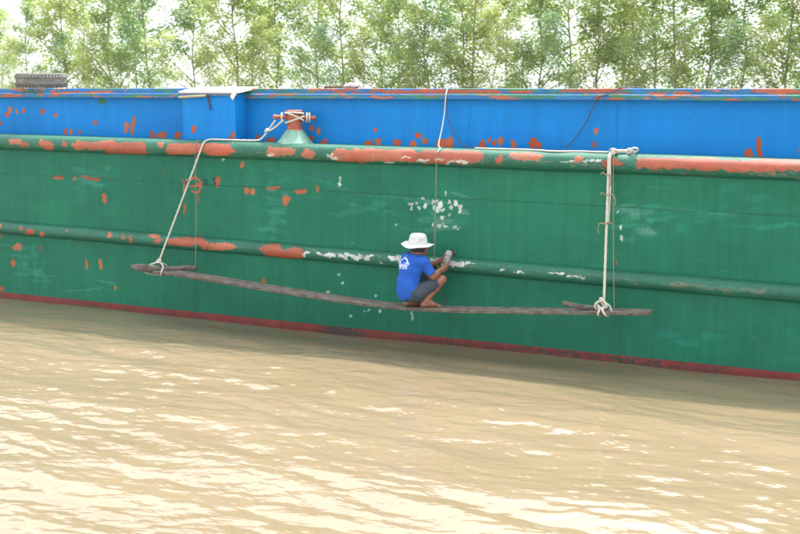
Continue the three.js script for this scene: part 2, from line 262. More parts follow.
    // faint violet chalk scribble
    c.globalAlpha = 0.5; c.strokeStyle = '#55637f'; c.lineWidth = 2.8; letter([[312, 170.5], [314.5, 175], [315, 171], [317.5, 175.5]]); letter([[319.5, 174], [322, 178.5], [321.5, 173.5], [325, 178.5], [325, 173.5], [328, 178.5]]); letter([[328, 174], [329.5, 177]]); c.globalAlpha = 1;
  }, (u, v, r, g, b) => {
    const x = u * TXW, y = v * TYH, a = fbm(x * 0.55, y * 0.8, 41, 4) - 0.5, s = fbm(x * 16, y * 0.8, 43, 3) - 0.5, s2 = noise(x * 60, y * 2.2, 47) - 0.5, n = hash2(u * 2048 | 0, v * 512 | 0, 3) - 0.5, p = fbm(x * 5, y * 5, 49, 3) - 0.5;
    const k = 1 + 0.17 * a + 0.11 * s + 0.05 * s2 + 0.05 * n + 0.1 * p, warm = 16 * a;
    return [(r + warm * 0.9) * k, g * k, (b - warm * 0.2) * k];
  }, THREE.MirroredRepeatWrapping, 1.3);
  const grainBump = dataTexture(512, 512, (u, v) => 0.5 * fbm(u * 40, v * 40, 7, 3) + 0.5 * noise(u * 160, v * 160, 9), THREE.MirroredRepeatWrapping);
  grainBump.repeat.set(13, 3);
  const green = new THREE.MeshPhysicalMaterial({ color: TONE, map: hullTex, roughness: 0.55, specularIntensity: 0.4, bumpMap: grainBump, bumpScale: 0.0012 });
  const coreGreen = new THREE.MeshStandardMaterial({ color: srgb(26, 116, 86), roughness: 0.6 }), coreBlue = new THREE.MeshStandardMaterial({ color: srgb(0, 129, 210), roughness: 0.6 });
  // ---- body behind the plates, and deck
  const XL = -24, XR = 17;
  const quadPlate = (x0, x1, yb, yt, z0, z1, uvx = TX0, uvw = TXW, uvy = TY0, uvh = TYH) => {      // a steel plate whose upper and lower edges follow the sheer
    const g = new THREE.BoxGeometry(1, 1, 1), p = g.attributes.position, uv = g.attributes.uv;
    for (let i = 0; i < p.count; i++) { const x = p.getX(i) < 0 ? x0 : x1, y = p.getY(i) < 0 ? yb(x) : yt(x); p.setXYZ(i, x, y, p.getZ(i) < 0 ? z0 : z1); uv.setXY(i, (x - uvx) / uvw, (y - uvy) / uvh); }
    g.computeVertexNormals(); return g;
  };
  const K = (c) => () => c;
  mesh('hull_core', quadPlate(XL, XR, K(-0.9), (x) => DECK(x) - 0.03, -8.4, -0.009), coreGreen, barge);
  mesh('deck', quadPlate(XL, XR, (x) => DECK(x) - 0.03, DECK, -8.4, -0.02), new THREE.MeshStandardMaterial({ color: srgb(26, 116, 86), roughness: 0.7 }), barge);
  // plates: three strakes, their butts staggered
  const bx = (px, py) => P(px, py).x, gap = 0.004;
  const strakes = [
    [(x) => SEAM(x) + gap, (x) => TOP_RAIL(x), [bx(275, 165), bx(480, 175), bx(690, 185)]],
    [(x) => LOW_RAIL(x), (x) => SEAM(x) - gap, [bx(182, 215), bx(480, 230), bx(745, 240)]],
    [(x) => RED_TOP(x) + 0.001, (x) => LOW_RAIL(x), [bx(180, 280), bx(345, 300), bx(622, 320)]],
  ];
  for (const [yb, yt, cuts] of strakes) {
    const xs = [XL, -15.3, -11.4, ...cuts, 8.6, 12.4, XR];
    for (let i = 0; i < xs.length - 1; i++) mesh('hull_plate', quadPlate(xs[i] + 0.0009, xs[i + 1] - 0.0009, yb, yt, -0.012, 0), green, barge);
  }
  // ---- red band at the waterline, fouled with weed where it meets the water
  const redTex = canvasTexture(2048, 128, (c) => { c.fillStyle = '#9c3d31'; c.fillRect(0, 0, 2048, 128); }, (u, v) => {
    const x = u * TXW, y = v * 0.62 - 0.45, a = fbm(x * 1.3, y * 6, 61, 4), b = fbm(x * 26 + y * 11, y * 30 - x * 9, 63, 4), s = fbm(x * 9, y * 12, 65, 3);
    const clump = 0.16 * Math.exp(-Math.pow((x + TX0 - P(340, 330).x) / 0.28, 2));
    const line = 0.012 + 0.08 * (fbm(x * 0.9, 3, 67, 3) - 0.35) + clump, weed = smooth(0.3, 0.5, fbm(x * 0.55, 9, 69, 2) + 3 * clump) * smooth(0.02, -0.02, y - line - 0.05 * (b - 0.5)) * smooth(0.44, 0.58, b + 0.25 * (a - 0.5) + clump), pale = smooth(0.5, 0.75, a) * 0.35;
    let r = mix(138, 160, pale), g = mix(46, 84, pale), bl = mix(36, 72, pale); const k = 0.82 + 0.36 * s; r *= k; g *= k; bl *= k;
    return [mix(r, 44 + 26 * b, weed * 0.9), mix(g, 44 + 22 * b, weed * 0.9), mix(bl, 36 + 14 * b, weed * 0.9)];
  }, THREE.MirroredRepeatWrapping);
  mesh('boot_stripe', quadPlate(XL, XR, K(-0.85), RED_TOP, -0.013, 0.004, TX0, TXW, -0.45, 0.62), new THREE.MeshStandardMaterial({ color: TONE, map: redTex, roughness: 0.6, bumpMap: grainBump, bumpScale: 0.004 }), barge);
  // ---- half-round rubbing rails
  const railTex = (level, r, salmon, white, streaks) => {
    const cv = (px, py) => { let q = P(px, py, r * 0.8); for (let k = 0; k < 3; k++) { const s = clamp((q.y - level(q.x)) / r, -1, 1); q = P(px, py, r * Math.sqrt(1 - s * s)); } const s = clamp((q.y - level(q.x)) / r, -1, 1); return [(q.x - TX0) / TXW * 2048, (0.5 - Math.asin(s) / Math.PI) * 96]; };
    return canvasTexture(2048, 96, (c) => {
      c.fillStyle = '#166a4d'; c.fillRect(0, 0, 2048, 96);
      for (let i = 0; i < 260; i++) { c.globalAlpha = 0.1 + R() * 0.2; c.strokeStyle = R() < 0.5 ? '#5f9f88' : R() < 0.5 ? '#1d5041' : '#7fa493'; c.lineWidth = 0.8 + R() * 2.4; const x = R() * 2048, y = R() * 96, l = 10 + R() * 90; c.beginPath(); c.moveTo(x, y); c.lineTo(x + l, y + (R() - 0.5) * 6); c.stroke(); }
      c.globalAlpha = 0.94;
      for (const b of salmon) { c.fillStyle = PRIMER[Math.floor(R() * 4)]; blobPath(c, cv, b[0], b[1] - 0.8, b[2], b[3] + 0.8, R, 0.15); }
      for (const [x0, y0, x1, y1, n] of streaks) for (let i = 0; i < n; i++) { c.globalAlpha = 0.5 + 0.4 * R(); c.strokeStyle = R() < 0.6 ? '#b07a62' : '#8f9184'; c.lineWidth = 1 + R() * 1.6; const t = R(), a = cv(mix(x0, x1, t), mix(y0, y1, t) + (R() - 0.5) * 5); c.beginPath(); c.moveTo(...a); c.lineTo(a[0] + 6 + R() * 26, a[1] + (R() - 0.5) * 3); c.stroke(); }
      for (const b of white) for (let k = 0; k < Math.max(1, (b[2] - b[0]) / 3.5); k++) { c.globalAlpha = 0.9; c.fillStyle = CHALK[Math.floor(R() * 4)]; const x = mix(b[0], b[2], R()), w = Math.min(b[2] - b[0], 4 + R() * 5), yy = mix(b[1], b[3], R() * 0.4), hh = (b[3] - b[1]) * (0.5 + 0.4 * R()); blobPath(c, cv, x - w / 2, yy, x + w / 2, yy + hh, R, 0.3); if (R() < 0.35) { c.fillStyle = '#8d7a6c'; blobPath(c, cv, x - w / 3, yy + hh * 0.5, x + w / 4, yy + hh, R, 0.5); } }
      c.globalAlpha = 1;
    }, (u, v, rr, g, b) => { const x = u * TXW, a = fbm(x * 3, v * 4, 71, 3) - 0.5, n = fbm(x * 26, v * 10, 73, 2) - 0.5, k = 1 + 0.22 * a + 0.16 * n; return [rr * k, g * k, b * k]; }, THREE.MirroredRepeatWrapping, 3.4);
  };
  const rail = (level, r, tex) => {
    const rows = [], n = 420;
    for (let i = 0; i <= n; i++) { const x = mix(XL, XR, i / n), row = []; for (let j = 0; j <= 18; j++) { const a = -Math.PI / 2 + (j / 18) * Math.PI, q = r * (1 + 0.05 * (fbm(x * 1.7, a * 0.8, 83, 3) - 0.5)); row.push(V(x, level(x) + Math.sin(a) * q, Math.cos(a) * q - 0.002)); } rows.push(row); }
    mesh('rubbing_rail', sheet(rows, (i, j, q) => [(q.x - TX0) / TXW, j / 18]), new THREE.MeshStandardMaterial({ color: TONE, map: tex, roughness: 0.42, bumpMap: grainBump, bumpScale: 0.002 }), barge);
  };
  rail(TOP_RAIL, RT, railTex(TOP_RAIL, RT, [[7, 139.5, 23, 144.5], [20, 142, 30, 147], [39, 139, 44, 146], [41, 141, 56, 150], [60, 140, 67, 147], [71, 140.5, 120, 150], [100, 141, 150, 155], [157, 142, 163, 149], [165, 143, 235, 155], [205, 146, 236, 156], [264, 146.5, 297, 157], [300, 149, 316.5, 159.5], [328, 148.5, 420, 162], [345, 150, 372, 163], [400, 150, 484, 163], [420, 154, 470, 165], [493, 154.5, 504.5, 163], [507, 152.5, 545, 160.5], [572, 156, 584, 163], [601, 158.5, 624, 167], [632, 158, 720, 169], [690, 159, 802, 172], [735, 160, 790, 173], [800, 160, 830, 170]],
    [[266, 152, 275, 157], [324, 153, 341, 160], [400, 156, 408, 160], [420, 157, 434, 163], [448, 159, 466, 164], [437, 158, 442, 163], [561, 159.5, 572, 163.5], [585, 158.5, 601, 164], [380, 160, 392, 164]], [[250, 154, 500, 165, 60], [500, 158, 700, 175, 50], [0, 148, 250, 157, 24], [740, 172, 800, 178, 24]]));
  rail(LOW_RAIL, RL, railTex(LOW_RAIL, RL, [[18, 226, 23.5, 231], [23, 228, 36, 235], [37, 230, 47, 239], [64, 228, 69.5, 232], [106, 232, 112.5, 238], [119, 234, 126.5, 238.5], [129, 236, 132.5, 243], [149, 233.5, 160, 237.5], [155, 237.5, 162.5, 244], [166, 237, 208, 246.5], [199, 239, 209, 251], [207, 243, 236.5, 250], [257, 243.5, 285, 256], [275, 247, 307, 259], [-2, 224, 3, 229]],
    [[446, 259, 458, 266], [452, 260.5, 468, 269], [447, 260, 462, 268], [430, 257.5, 440, 265], [329, 251.5, 350, 258], [345, 253, 372, 261], [390, 254.5, 405, 264], [304, 250.5, 314, 258.5], [319, 251.5, 325, 255], [328, 252, 345, 258], [338, 252, 371, 261], [389, 254, 404, 264], [430, 257, 440, 266], [440, 260, 454, 270], [453, 260, 467, 269], [498, 268, 505, 271], [516, 270.5, 525, 275], [550, 271, 560, 276], [567, 274, 576, 279], [576, 274, 585, 280], [472, 262, 477, 265], [378, 261, 382, 265]], [[655, 283, 760, 292, 46], [300, 250, 470, 268, 26], [560, 274, 650, 284, 12]]));
  // ---- blue bulwark: plates, step-out box, moulded cap
  const BTX = [0.0, CAP_TOP], BY0 = 2.0, BYH = 1.3, bc = toTex(2048, 256, BULWARK_Z);
  const bcv = (px, py) => { const q = P(px, py, BULWARK_Z); return [(q.x - TX0 + 1) / (TXW + 1) * 2048, (1 - (q.y - BY0) / BYH) * 256]; };
  const bluePatches = [[8, 105.5, 12.5, 113], [4, 111, 10, 118], [15, 109.5, 19, 114.5], [22, 108.5, 26.5, 113.5], [40, 108.5, 45.5, 115], [53, 113, 58, 117], [64.5, 128.5, 67.5, 135], [70, 128.5, 72.5, 134.5], [77, 129, 82.5, 134.5], [93, 120, 98, 125], [123.5, 121, 129.5, 133], [131, 121, 135, 135], [132, 116.5, 136.5, 124], [149.5, 130, 155, 139.5], [156, 132, 168, 138], [161, 130.5, 167.5, 136], [175, 131, 182, 140], [-1, 121, 2, 125],
    [255, 133, 260.5, 140], [266, 137, 276, 144], [310, 125, 313.5, 130.5], [310, 117, 312, 120], [317, 127, 320.5, 134], [320, 138, 329, 145.5], [310, 136, 313, 143], [372, 127.5, 377.5, 132.5], [363, 138, 373.5, 149], [375, 137, 380.5, 149], [390, 138.5, 402.5, 145.5], [409, 139, 416.5, 149], [414, 133, 423, 138.5], [422, 137, 429, 145.5], [434, 138, 455, 150], [445, 136.5, 453, 146], [478, 139, 485, 149], [487, 137.5, 490.5, 143.5], [492, 139.5, 496.5, 145.5], [497, 136.5, 504, 147], [511, 139.5, 515.5, 150], [529, 138, 537, 150], [535, 141, 542.5, 151], [594, 127, 599.5, 135], [592, 140.5, 596.5, 149], [756.5, 135.5, 762.5, 160], [745, 147, 753.5, 160], [798, 147, 806, 160]];
  const boxPatches = [[191.5, 125, 196.5, 133.5], [230, 131, 235, 141]];
  const blueDraw = (patches, cv) => (c) => {
    c.fillStyle = '#0087d5'; c.fillRect(0, 0, 2048, 256);
    for (let i = 0; i < 120; i++) { c.globalAlpha = 0.04 + R() * 0.1; c.fillStyle = R() < 0.5 ? '#0072c6' : '#0888d8'; const x = R() * 2048, y = R() * 256; c.beginPath(); c.ellipse(x, y, 14 + R() * 90, 5 + R() * 30, 0, 0, 7); c.fill(); }
    for (let i = 0; i < 200; i++) { c.globalAlpha = 0.05 + R() * 0.12; c.strokeStyle = R() < 0.6 ? '#0e4f8e' : '#4f98cc'; c.lineWidth = 0.8 + R() * 1.6; const x = R() * 2048, y = R() * 256, l = 10 + R() * 70; c.beginPath(); c.moveTo(x, y); c.lineTo(x + (R() - 0.5) * 4, y + l); c.stroke(); }
    c.globalAlpha = 0.5; c.fillStyle = '#2f8fa0'; for (let i = 0; i < 7; i++) blobPath(c, cv, 405 + R() * 14, 127 + R() * 6, 409 + R() * 16, 130 + R() * 8, R, 0.6);
    c.globalAlpha = 1; c.fillStyle = '#3e7f4c'; blobPath(c, cv, 98, 97, 107, 105, R, 0.15); c.fillStyle = '#4f8a63'; blobPath(c, cv, 183, 97, 185.5, 107, R, 0.3);
    for (const b of patches) { c.fillStyle = PRIMER[Math.floor(R() * 4)]; blobPath(c, cv, b[0] - 0.3, b[1] - 0.4, b[2] + 0.3, b[3] + 0.4, R, 0.13); }
    for (let i = 0; i < 60; i++) { c.globalAlpha = 0.25 + 0.5 * R(); c.fillStyle = R() < 0.7 ? '#7a5a58' : '#1b4a6e'; c.beginPath(); c.arc(R() * 2048, R() * 256, 0.6 + R() * 1.3, 0, 7); c.fill(); }
    c.globalAlpha = 1;
  };
  const blueGrain = (u, v, r, g, b) => { const x = u * 14, y = v * BYH, a = fbm(x * 0.7, y * 1.5, 91, 3) - 0.5, s = fbm(x * 14, y * 1.2, 93, 3) - 0.5, k = 1 + 0.1 * a + 0.1 * s; return [r * k, g * k, b * k]; };
  const blueTex = canvasTexture(2048, 256, blueDraw(bluePatches, bcv), blueGrain, THREE.MirroredRepeatWrapping, 1.9);
  const blue = new THREE.MeshPhysicalMaterial({ color: TONE, map: blueTex, specularIntensity: 0.4, roughness: 0.55, bumpMap: grainBump, bumpScale: 0.001 });
  const BX = (px) => P(px, 115, BULWARK_Z).x, buv = [TX0 - 1, TXW + 1, BY0, BYH];
  const cuts = [XL, -17, -13.2, -9.8, BX(65), BX(183), BX(470), BX(617), BX(783), 8.2, 12.1, XR];
  const bulwark = new THREE.Group(); bulwark.name = 'bulwark'; barge.add(bulwark);
  for (let i = 0; i < cuts.length - 1; i++) mesh('bulwark_plate', quadPlate(cuts[i] + 0.0008, cuts[i + 1] - 0.0008, (x) => DECK(x) - 0.01, K(CAP_TOP - 0.06), BULWARK_Z - 0.012, BULWARK_Z, ...buv), blue, bulwark);
  mesh('bulwark_core', quadPlate(XL, XR, (x) => DECK(x) - 0.01, K(CAP_TOP - 0.07), BULWARK_Z - 0.5, BULWARK_Z - 0.011), coreBlue, bulwark);
  // cap: two-step moulding, chipped through blue, green and primer
  const capTex = canvasTexture(2048, 128, (c) => {
    c.fillStyle = '#1b74b4'; c.fillRect(0, 0, 2048, 128);
    const put = (n, cols) => { for (let i = 0; i < n; i++) { c.globalAlpha = 0.94; c.fillStyle = cols[Math.floor(R() * cols.length)]; const x = R() * 2048, band = Math.floor(R() * 3), y = [16, 56, 96][band] + (R() - 0.5) * 40, w = 10 + R() * R() * 130, h = 8 + R() * 22; blobPath(c, (a, b) => [a, b], x, y - h / 2, x + w, y + h / 2, R, 0.18); } };
    put(260, ['#3f8760', '#47896a', '#3a7f62']); put(70, ['#1b74b4', '#2b80ba']); put(190, PRIMER); put(110, ['#1b74b4', '#3f8760', '#1e78bb']);
    c.globalAlpha = 0.95; for (const [a, b] of [[1060, 1320], [1330, 1380]]) { c.fillStyle = PRIMER[1]; blobPath(c, (x, y) => [x, y], a, 6, b, 34, R, 0.15); }
    c.globalAlpha = 1;
  }, (u, v, r, g, b) => { const k = 0.9 + 0.2 * fbm(u * 220, v * 9, 97, 3); return [r * k, g * k, b * k]; }, THREE.MirroredRepeatWrapping, 3);
  const capMat = new THREE.MeshStandardMaterial({ color: TONE, map: capTex, roughness: 0.5, bumpMap: grainBump, bumpScale: 0.002 });
  const Z = BULWARK_Z, T = CAP_TOP;
  const prof = [[Z - 0.56, T - 0.1], [Z - 0.56, T - 0.005], [Z - 0.55, T], [Z + 0.028, T], [Z + 0.036, T - 0.008], [Z + 0.036, T - 0.066], [Z + 0.042, T - 0.07], [Z + 0.085, T - 0.074], [Z + 0.092, T - 0.082], [Z + 0.092, T - 0.135], [Z + 0.085, T - 0.142], [Z - 0.005, T - 0.142]];
  const capRows = [], capV = [0]; for (let i = 1; i < prof.length; i++) capV.push(capV[i - 1] + Math.hypot(prof[i][0] - prof[i - 1][0], prof[i][1] - prof[i - 1][1]));
  const capStart = capV[3], capEnd = capV[prof.length - 1];
  for (let i = 0; i <= 260; i++) { const x = mix(XL, XR, i / 260), w = 0.006 * (fbm(x * 1.1, 2, 99, 3) - 0.5); capRows.push(prof.flatMap(([z, y], k) => k && k < prof.length - 1 ? [V(x, y + w, z + w), V(x, y + w, z + w)] : [V(x, y + w, z + w)])); }
  const capIndex = prof.flatMap((_, k) => k && k < prof.length - 1 ? [k, k] : [k]);
  { // flat faces: every other strip only
    const m = capRows[0].length, p = [], uv = [], ix = [];
    for (const row of capRows) row.forEach((q, j) => { p.push(q.x, q.y, q.z); uv.push((q.x - TX0) / TXW * 0.95, clamp(1 - (capV[capIndex[j]] - capStart) / (capEnd - capStart), 0, 3)); });
    for (let i = 0; i < capRows.length - 1; i++) for (let j = 0; j < m - 1; j += 2) { const a = i * m + j, b = a + m; ix.push(a, b, a + 1, b, b + 1, a + 1); }
    const g = new THREE.BufferGeometry(); g.setAttribute('position', new THREE.Float32BufferAttribute(p, 3)); g.setAttribute('uv', new THREE.Float32BufferAttribute(uv, 2)); g.setIndex(ix); g.computeVertexNormals();
    mesh('cap_rail', g, capMat, bulwark);
  }
  // step-out box under a tilted, sun-bleached plate
  const BZ = BULWARK_Z + 0.33, xA = P(183, 120, BZ).x, xB = P(235.5, 120, BZ).x;
  const boxCv = (px, py) => { const q = P(px, py, BZ); return [(q.x - TX0 + 1) / (TXW + 1) * 2048, (1 - (q.y - BY0) / BYH) * 256]; };
  const boxBlue = new THREE.MeshPhysicalMaterial({ color: TONE, map: canvasTexture(2048, 256, blueDraw(boxPatches, boxCv), blueGrain, THREE.MirroredRepeatWrapping, 1.9), specularIntensity: 0.4, roughness: 0.55, bumpMap: grainBump, bumpScale: 0.001 });
  mesh('bulwark_box', quadPlate(xA, xB, (x) => DECK(x) - 0.01, K(T - 0.075), BULWARK_Z + 0.001, BZ, ...buv), boxBlue, barge);
  const lid = new THREE.Group(); lid.name = 'box_lid'; barge.add(lid);
  { const g = box(xA - 0.03, xB + 0.1, -0.012, 0.012, -0.25, 0.24), mt = new THREE.MeshStandardMaterial({ color: srgb(240, 236, 226), roughness: 0.6 }); const a = mesh('top_plate', g, mt, lid); a.position.set(0, T - 0.022, BZ - 0.2); a.rotation.x = 0.13;
    const e = mesh('edge_strip', box(xA - 0.03, xB + 0.05, -0.05, -0.013, 0.2, 0.238), capMat, lid); e.position.copy(a.position); e.rotation.x = 0.13;
    const flap = mesh('bent_flap', (() => { const s = new THREE.Shape(); s.moveTo(0, 0); s.lineTo(0.17, 0.07); s.lineTo(0.16, 0.01); s.lineTo(0.05, -0.075); s.lineTo(-0.02, -0.03); return new THREE.ExtrudeGeometry(s, { depth: 0.006, bevelEnabled: false }); })(), mt, lid); flap.position.set(xB - 0.02, T - 0.085, BZ + 0.06);
    flap.rotation.y = -0.5;
    mesh('rolled_edge', ropeGeo([V(xA - 0.04, T - 0.125, BZ + 0.05), V(xA + 0.2, T - 0.112, BZ + 0.05), V(xA + 0.45, T - 0.1, BZ + 0.05)], 0.02, { strands: 2, pitch: 4 }), new THREE.MeshStandardMaterial({ color: srgb(196, 184, 140), roughness: 0.85 }), lid); }
  const hk = P(207, 96, BZ + 0.06), hook = mesh('rusty_hook', ropeGeo([V(hk.x, T - 0.08, BZ + 0.05), V(hk.x, T - 0.16, BZ + 0.02), V(hk.x + 0.015, T - 0.24, BZ + 0.02), V(hk.x + 0.02, T - 0.285, BZ + 0.03), V(hk.x + 0.035, T - 0.285, BZ + 0.045), V(hk.x + 0.036, T - 0.25, BZ + 0.05)], 0.011, { strands: 0 }), new THREE.MeshStandardMaterial({ color: srgb(110, 62, 44), roughness: 0.85 }), barge);
  // ---- bollard
  const bz = -0.2, bp = P(295, 148, bz), by = DECK(bp.x), bol = new THREE.Group(); bol.name = 'bollard'; bol.position.set(bp.x, by, bz); barge.add(bol);
  const bolTex = canvasTexture(256, 256, (c) => { c.fillStyle = '#b85a40'; c.fillRect(0, 0, 256, 256); for (let i = 0; i < 60; i++) { c.globalAlpha = 0.4; c.fillStyle = ['#c66a4a', '#a84e38', '#cf7a52', '#9c4a38'][i % 4]; c.beginPath(); c.ellipse(R() * 256, R() * 256, 6 + R() * 26, 6 + R() * 40, 0, 0, 7); c.fill(); } c.globalAlpha = 1; }, (u, v, r, g, b) => { const k = 0.85 + 0.3 * fbm(u * 16, v * 10, 5, 3); return [r * k, g * k, b * k]; });
  const bolMat = new THREE.MeshStandardMaterial({ color: TONE, map: bolTex, roughness: 0.6 });
  const coneTex = canvasTexture(256, 128, (c) => { c.fillStyle = '#7fa890'; c.fillRect(0, 0, 256, 128); for (let i = 0; i < 70; i++) { c.globalAlpha = 0.3; c.fillStyle = ['#8fb59a', '#6b9a80', '#b8c6a4', '#558f72'][i % 4]; c.fillRect(R() * 256, R() * 128, 3 + R() * 12, 20 + R() * 60); } c.globalAlpha = 0.95; c.fillStyle = '#c66a4c'; for (let i = 0; i < 16; i++) { c.beginPath(); c.ellipse(R() * 256, 4 + R() * 16, 8 + R() * 16, 6 + R() * 12, 0, 0, 7); c.fill(); } c.globalAlpha = 1; });
  mesh('base_cone', new THREE.LatheGeometry([[0.26, -0.03], [0.262, 0], [0.245, 0.018], [0.2, 0.07], [0.16, 0.13], [0.125, 0.175], [0.11, 0.19], [0.1, 0.2]].map(([a, b]) => new THREE.Vector2(a, b)), 40), new THREE.MeshStandardMaterial({ color: TONE, map: coneTex, roughness: 0.5 }), bol);
  mesh('post', new THREE.LatheGeometry([[0.1, 0.18], [0.1, 0.43], [0.112, 0.436], [0.114, 0.45], [0.1, 0.455], [0.001, 0.457]].map(([a, b]) => new THREE.Vector2(a, b)), 36), bolMat, bol);
  const cb = mesh('cross_pin', (() => { const g = new THREE.LatheGeometry([[0.001, -0.29], [0.032, -0.288], [0.034, -0.26], [0.027, -0.25], [0.027, 0.25], [0.034, 0.26], [0.032, 0.288], [0.001, 0.29]].map(([a, b]) => new THREE.Vector2(a, b)), 16); g.rotateZ(Math.PI / 2); return g; })(), bolMat, bol); cb.position.y = 0.355; cb.rotation.y = 0.45; cb.rotation.z = -0.03;
  globalThis.bollardAt = V(bp.x, by, bz);
}
const BOL = globalThis.bollardAt;

// ================================================================ ROPES
const ropeTex = canvasTexture(64, 256, (c) => { c.fillStyle = '#d9d2c2'; c.fillRect(0, 0, 64, 256); }, (u, v) => { const k = 0.8 + 0.32 * fbm(u * 40, v * 40, 3, 3), d = fbm(u * 5, v * 9, 6, 2); return [222 * k, (212 + 4 * d) * k, (186 + 16 * d) * k]; });
const ropeMat = new THREE.MeshStandardMaterial({ color: TONE, map: ropeTex, roughness: 0.9 });
const twineMat = new THREE.MeshStandardMaterial({ color: srgb(168, 146, 112), roughness: 0.9 });
const cableMat = new THREE.MeshStandardMaterial({ color: srgb(78, 76, 74), roughness: 0.6 });
const whiteCable = new THREE.MeshStandardMaterial({ color: srgb(205, 204, 198), roughness: 0.6 });
const onRail = (px, a, lift = 0.015) => { const x = P(px, 157, RT).x; return V(x, TOP_RAIL(x) + Math.sin(a) * (RT + lift), Math.cos(a) * (RT + lift)); };   // a point on the upper rail's surface, a = angle up from straight out

// plank path (top surface, 0.45 m off the side)
const PZ = 0.45;
const plankPts = [[150, 268.5], [200, 275], [260, 285], [330, 296], [400, 305], [430, 306.8], [500, 308.8], [604, 310], [651, 310.6]].map(([x, y]) => P(x, y, PZ));
const plankCurve = new THREE.CatmullRomCurve3(plankPts);
const plankAt = (px) => { let best = null, bd = 1e9; for (let i = 0; i <= 400; i++) { const q = plankCurve.getPointAt(i / 400), d = Math.abs(toPixel(q)[0] - px); if (d < bd) { bd = d; best = q; } } return best; };
const PW = 0.25, PT = 0.042;

// rope A: bollard -> along the rail -> over it -> down to the far end of the plank
{
  const t = thing('hanging_rope', 'white rope slanting from the bollard over the rail to the plank end', 'rope', V(0, 0, 0));
  const k = plankAt(160), r = 0.014;
  const top = onRail(205, 1.25), over = onRail(203.5, 0.55, 0.02);
  const knot = V(k.x + 0.0, k.y + 0.12, k.z + 0.02);
  const along = [[272, 1.5], [255, 1.55], [240, 1.5], [222, 1.48]].map(([x, a]) => onRail(x, a, 0.018));
  const pin = BOL.clone().add(V(-0.21, 0.33, 0.14));
  mesh('rope_line', ropeGeo([pin, pin.clone().lerp(along[1], 0.6).add(V(0, -0.02, 0)), along[1].clone().add(V(0, 0.01, 0)), along[2], along[3], onRail(210, 1.42, 0.02), top, over, over.clone().lerp(knot, 0.25), over.clone().lerp(knot, 0.6), knot], r, { tension: 0.35 }), ropeMat, t);
  const loop = (R0, h, tilt, ph) => { const q = []; for (let i = 0; i < 20; i++) { const a = i / 20 * Math.PI * 2; q.push(BOL.clone().add(V(Math.cos(a) * R0, h + Math.sin(a + ph) * tilt, Math.sin(a) * R0))); } return ropeGeo(q, r, { closed: true }); };
  mesh('bollard_turn', merge([loop(0.122, 0.405, 0.02, 0.3), loop(0.124, 0.33, 0.045, 2.2), loop(0.126, 0.36, 0.06, -0.7)]), ropeMat, t);
  const pinEnd = (s, d = 0) => { const q = [], c0 = BOL.clone().add(V(Math.cos(0.45) * (0.17 + d) * s, 0.355, -Math.sin(0.45) * (0.17 + d) * s)); for (let i = 0; i < 14; i++) { const a = i / 14 * Math.PI * 2; q.push(c0.clone().add(V(Math.sin(0.45) * Math.cos(a) * 0.046, Math.sin(a) * 0.06, Math.cos(0.45) * Math.cos(a) * 0.046))); } return ropeGeo(q, r, { closed: true }); };
  for (const g of [pinEnd(1), pinEnd(1, 0.035), pinEnd(-1)]) mesh('pin_turn', g, ropeMat, t);
  mesh('second_leg', ropeGeo([BOL.clone().add(V(-0.1, 0.33, 0.1)), BOL.clone().add(V(-0.25, 0.2, 0.17)), pin.clone().lerp(along[1], 0.55)], r * 0.9), ropeMat, t);
  mesh('splice_knot', ropeGeo([pin.clone().lerp(along[1], 0.5), pin.clone().lerp(along[1], 0.55).add(V(0.02, 0.02, 0.02)), pin.clone().lerp(along[1], 0.6)], 0.028), ropeMat, t);
  // bridle round the plank end
  const yb = k.y - PT - 0.03;
  mesh('bridle', merge([ropeGeo([knot, V(k.x - 0.13, k.y + 0.06, k.z + 0.1), V(k.x - 0.16, k.y - 0.01, k.z + 0.145), V(k.x - 0.1, yb, k.z + 0.02), V(k.x - 0.03, yb, k.z - 0.1), V(k.x, k.y + 0.02, k.z - 0.145), knot], 0.013), ropeGeo([knot, V(k.x + 0.1, k.y + 0.07, k.z + 0.06), V(k.x + 0.13, k.y, k.z + 0.145), V(k.x + 0.06, yb - 0.005, k.z + 0.05), V(k.x, yb, k.z - 0.1), V(k.x + 0.02, k.y + 0.03, k.z - 0.14), knot], 0.012)]), ropeMat, t);
  mesh('knot', ropeGeo([knot.clone().add(V(-0.02, -0.015, 0.02)), knot.clone().add(V(0.03, 0, 0.02)), knot.clone().add(V(0.01, 0.03, -0.02)), knot.clone().add(V(-0.03, 0.01, 0)), knot.clone().add(V(0.01, -0.02, 0.03))], 0.016), ropeMat, t);
  const w = over.clone().lerp(knot, 0.31);
  mesh('twine_wrap', ropeGeo([w.clone().add(V(-0.05, 0.03, 0.02)), w.clone().add(V(-0.02, 0, 0.024)), w.clone().add(V(0.022, -0.006, 0.012)), w.clone().add(V(0.02, 0.02, -0.02)), w.clone().add(V(-0.02, 0.015, 0.02)), w.clone().add(V(0.03, 0.03, 0.03))], 0.007), twineMat, t);
}
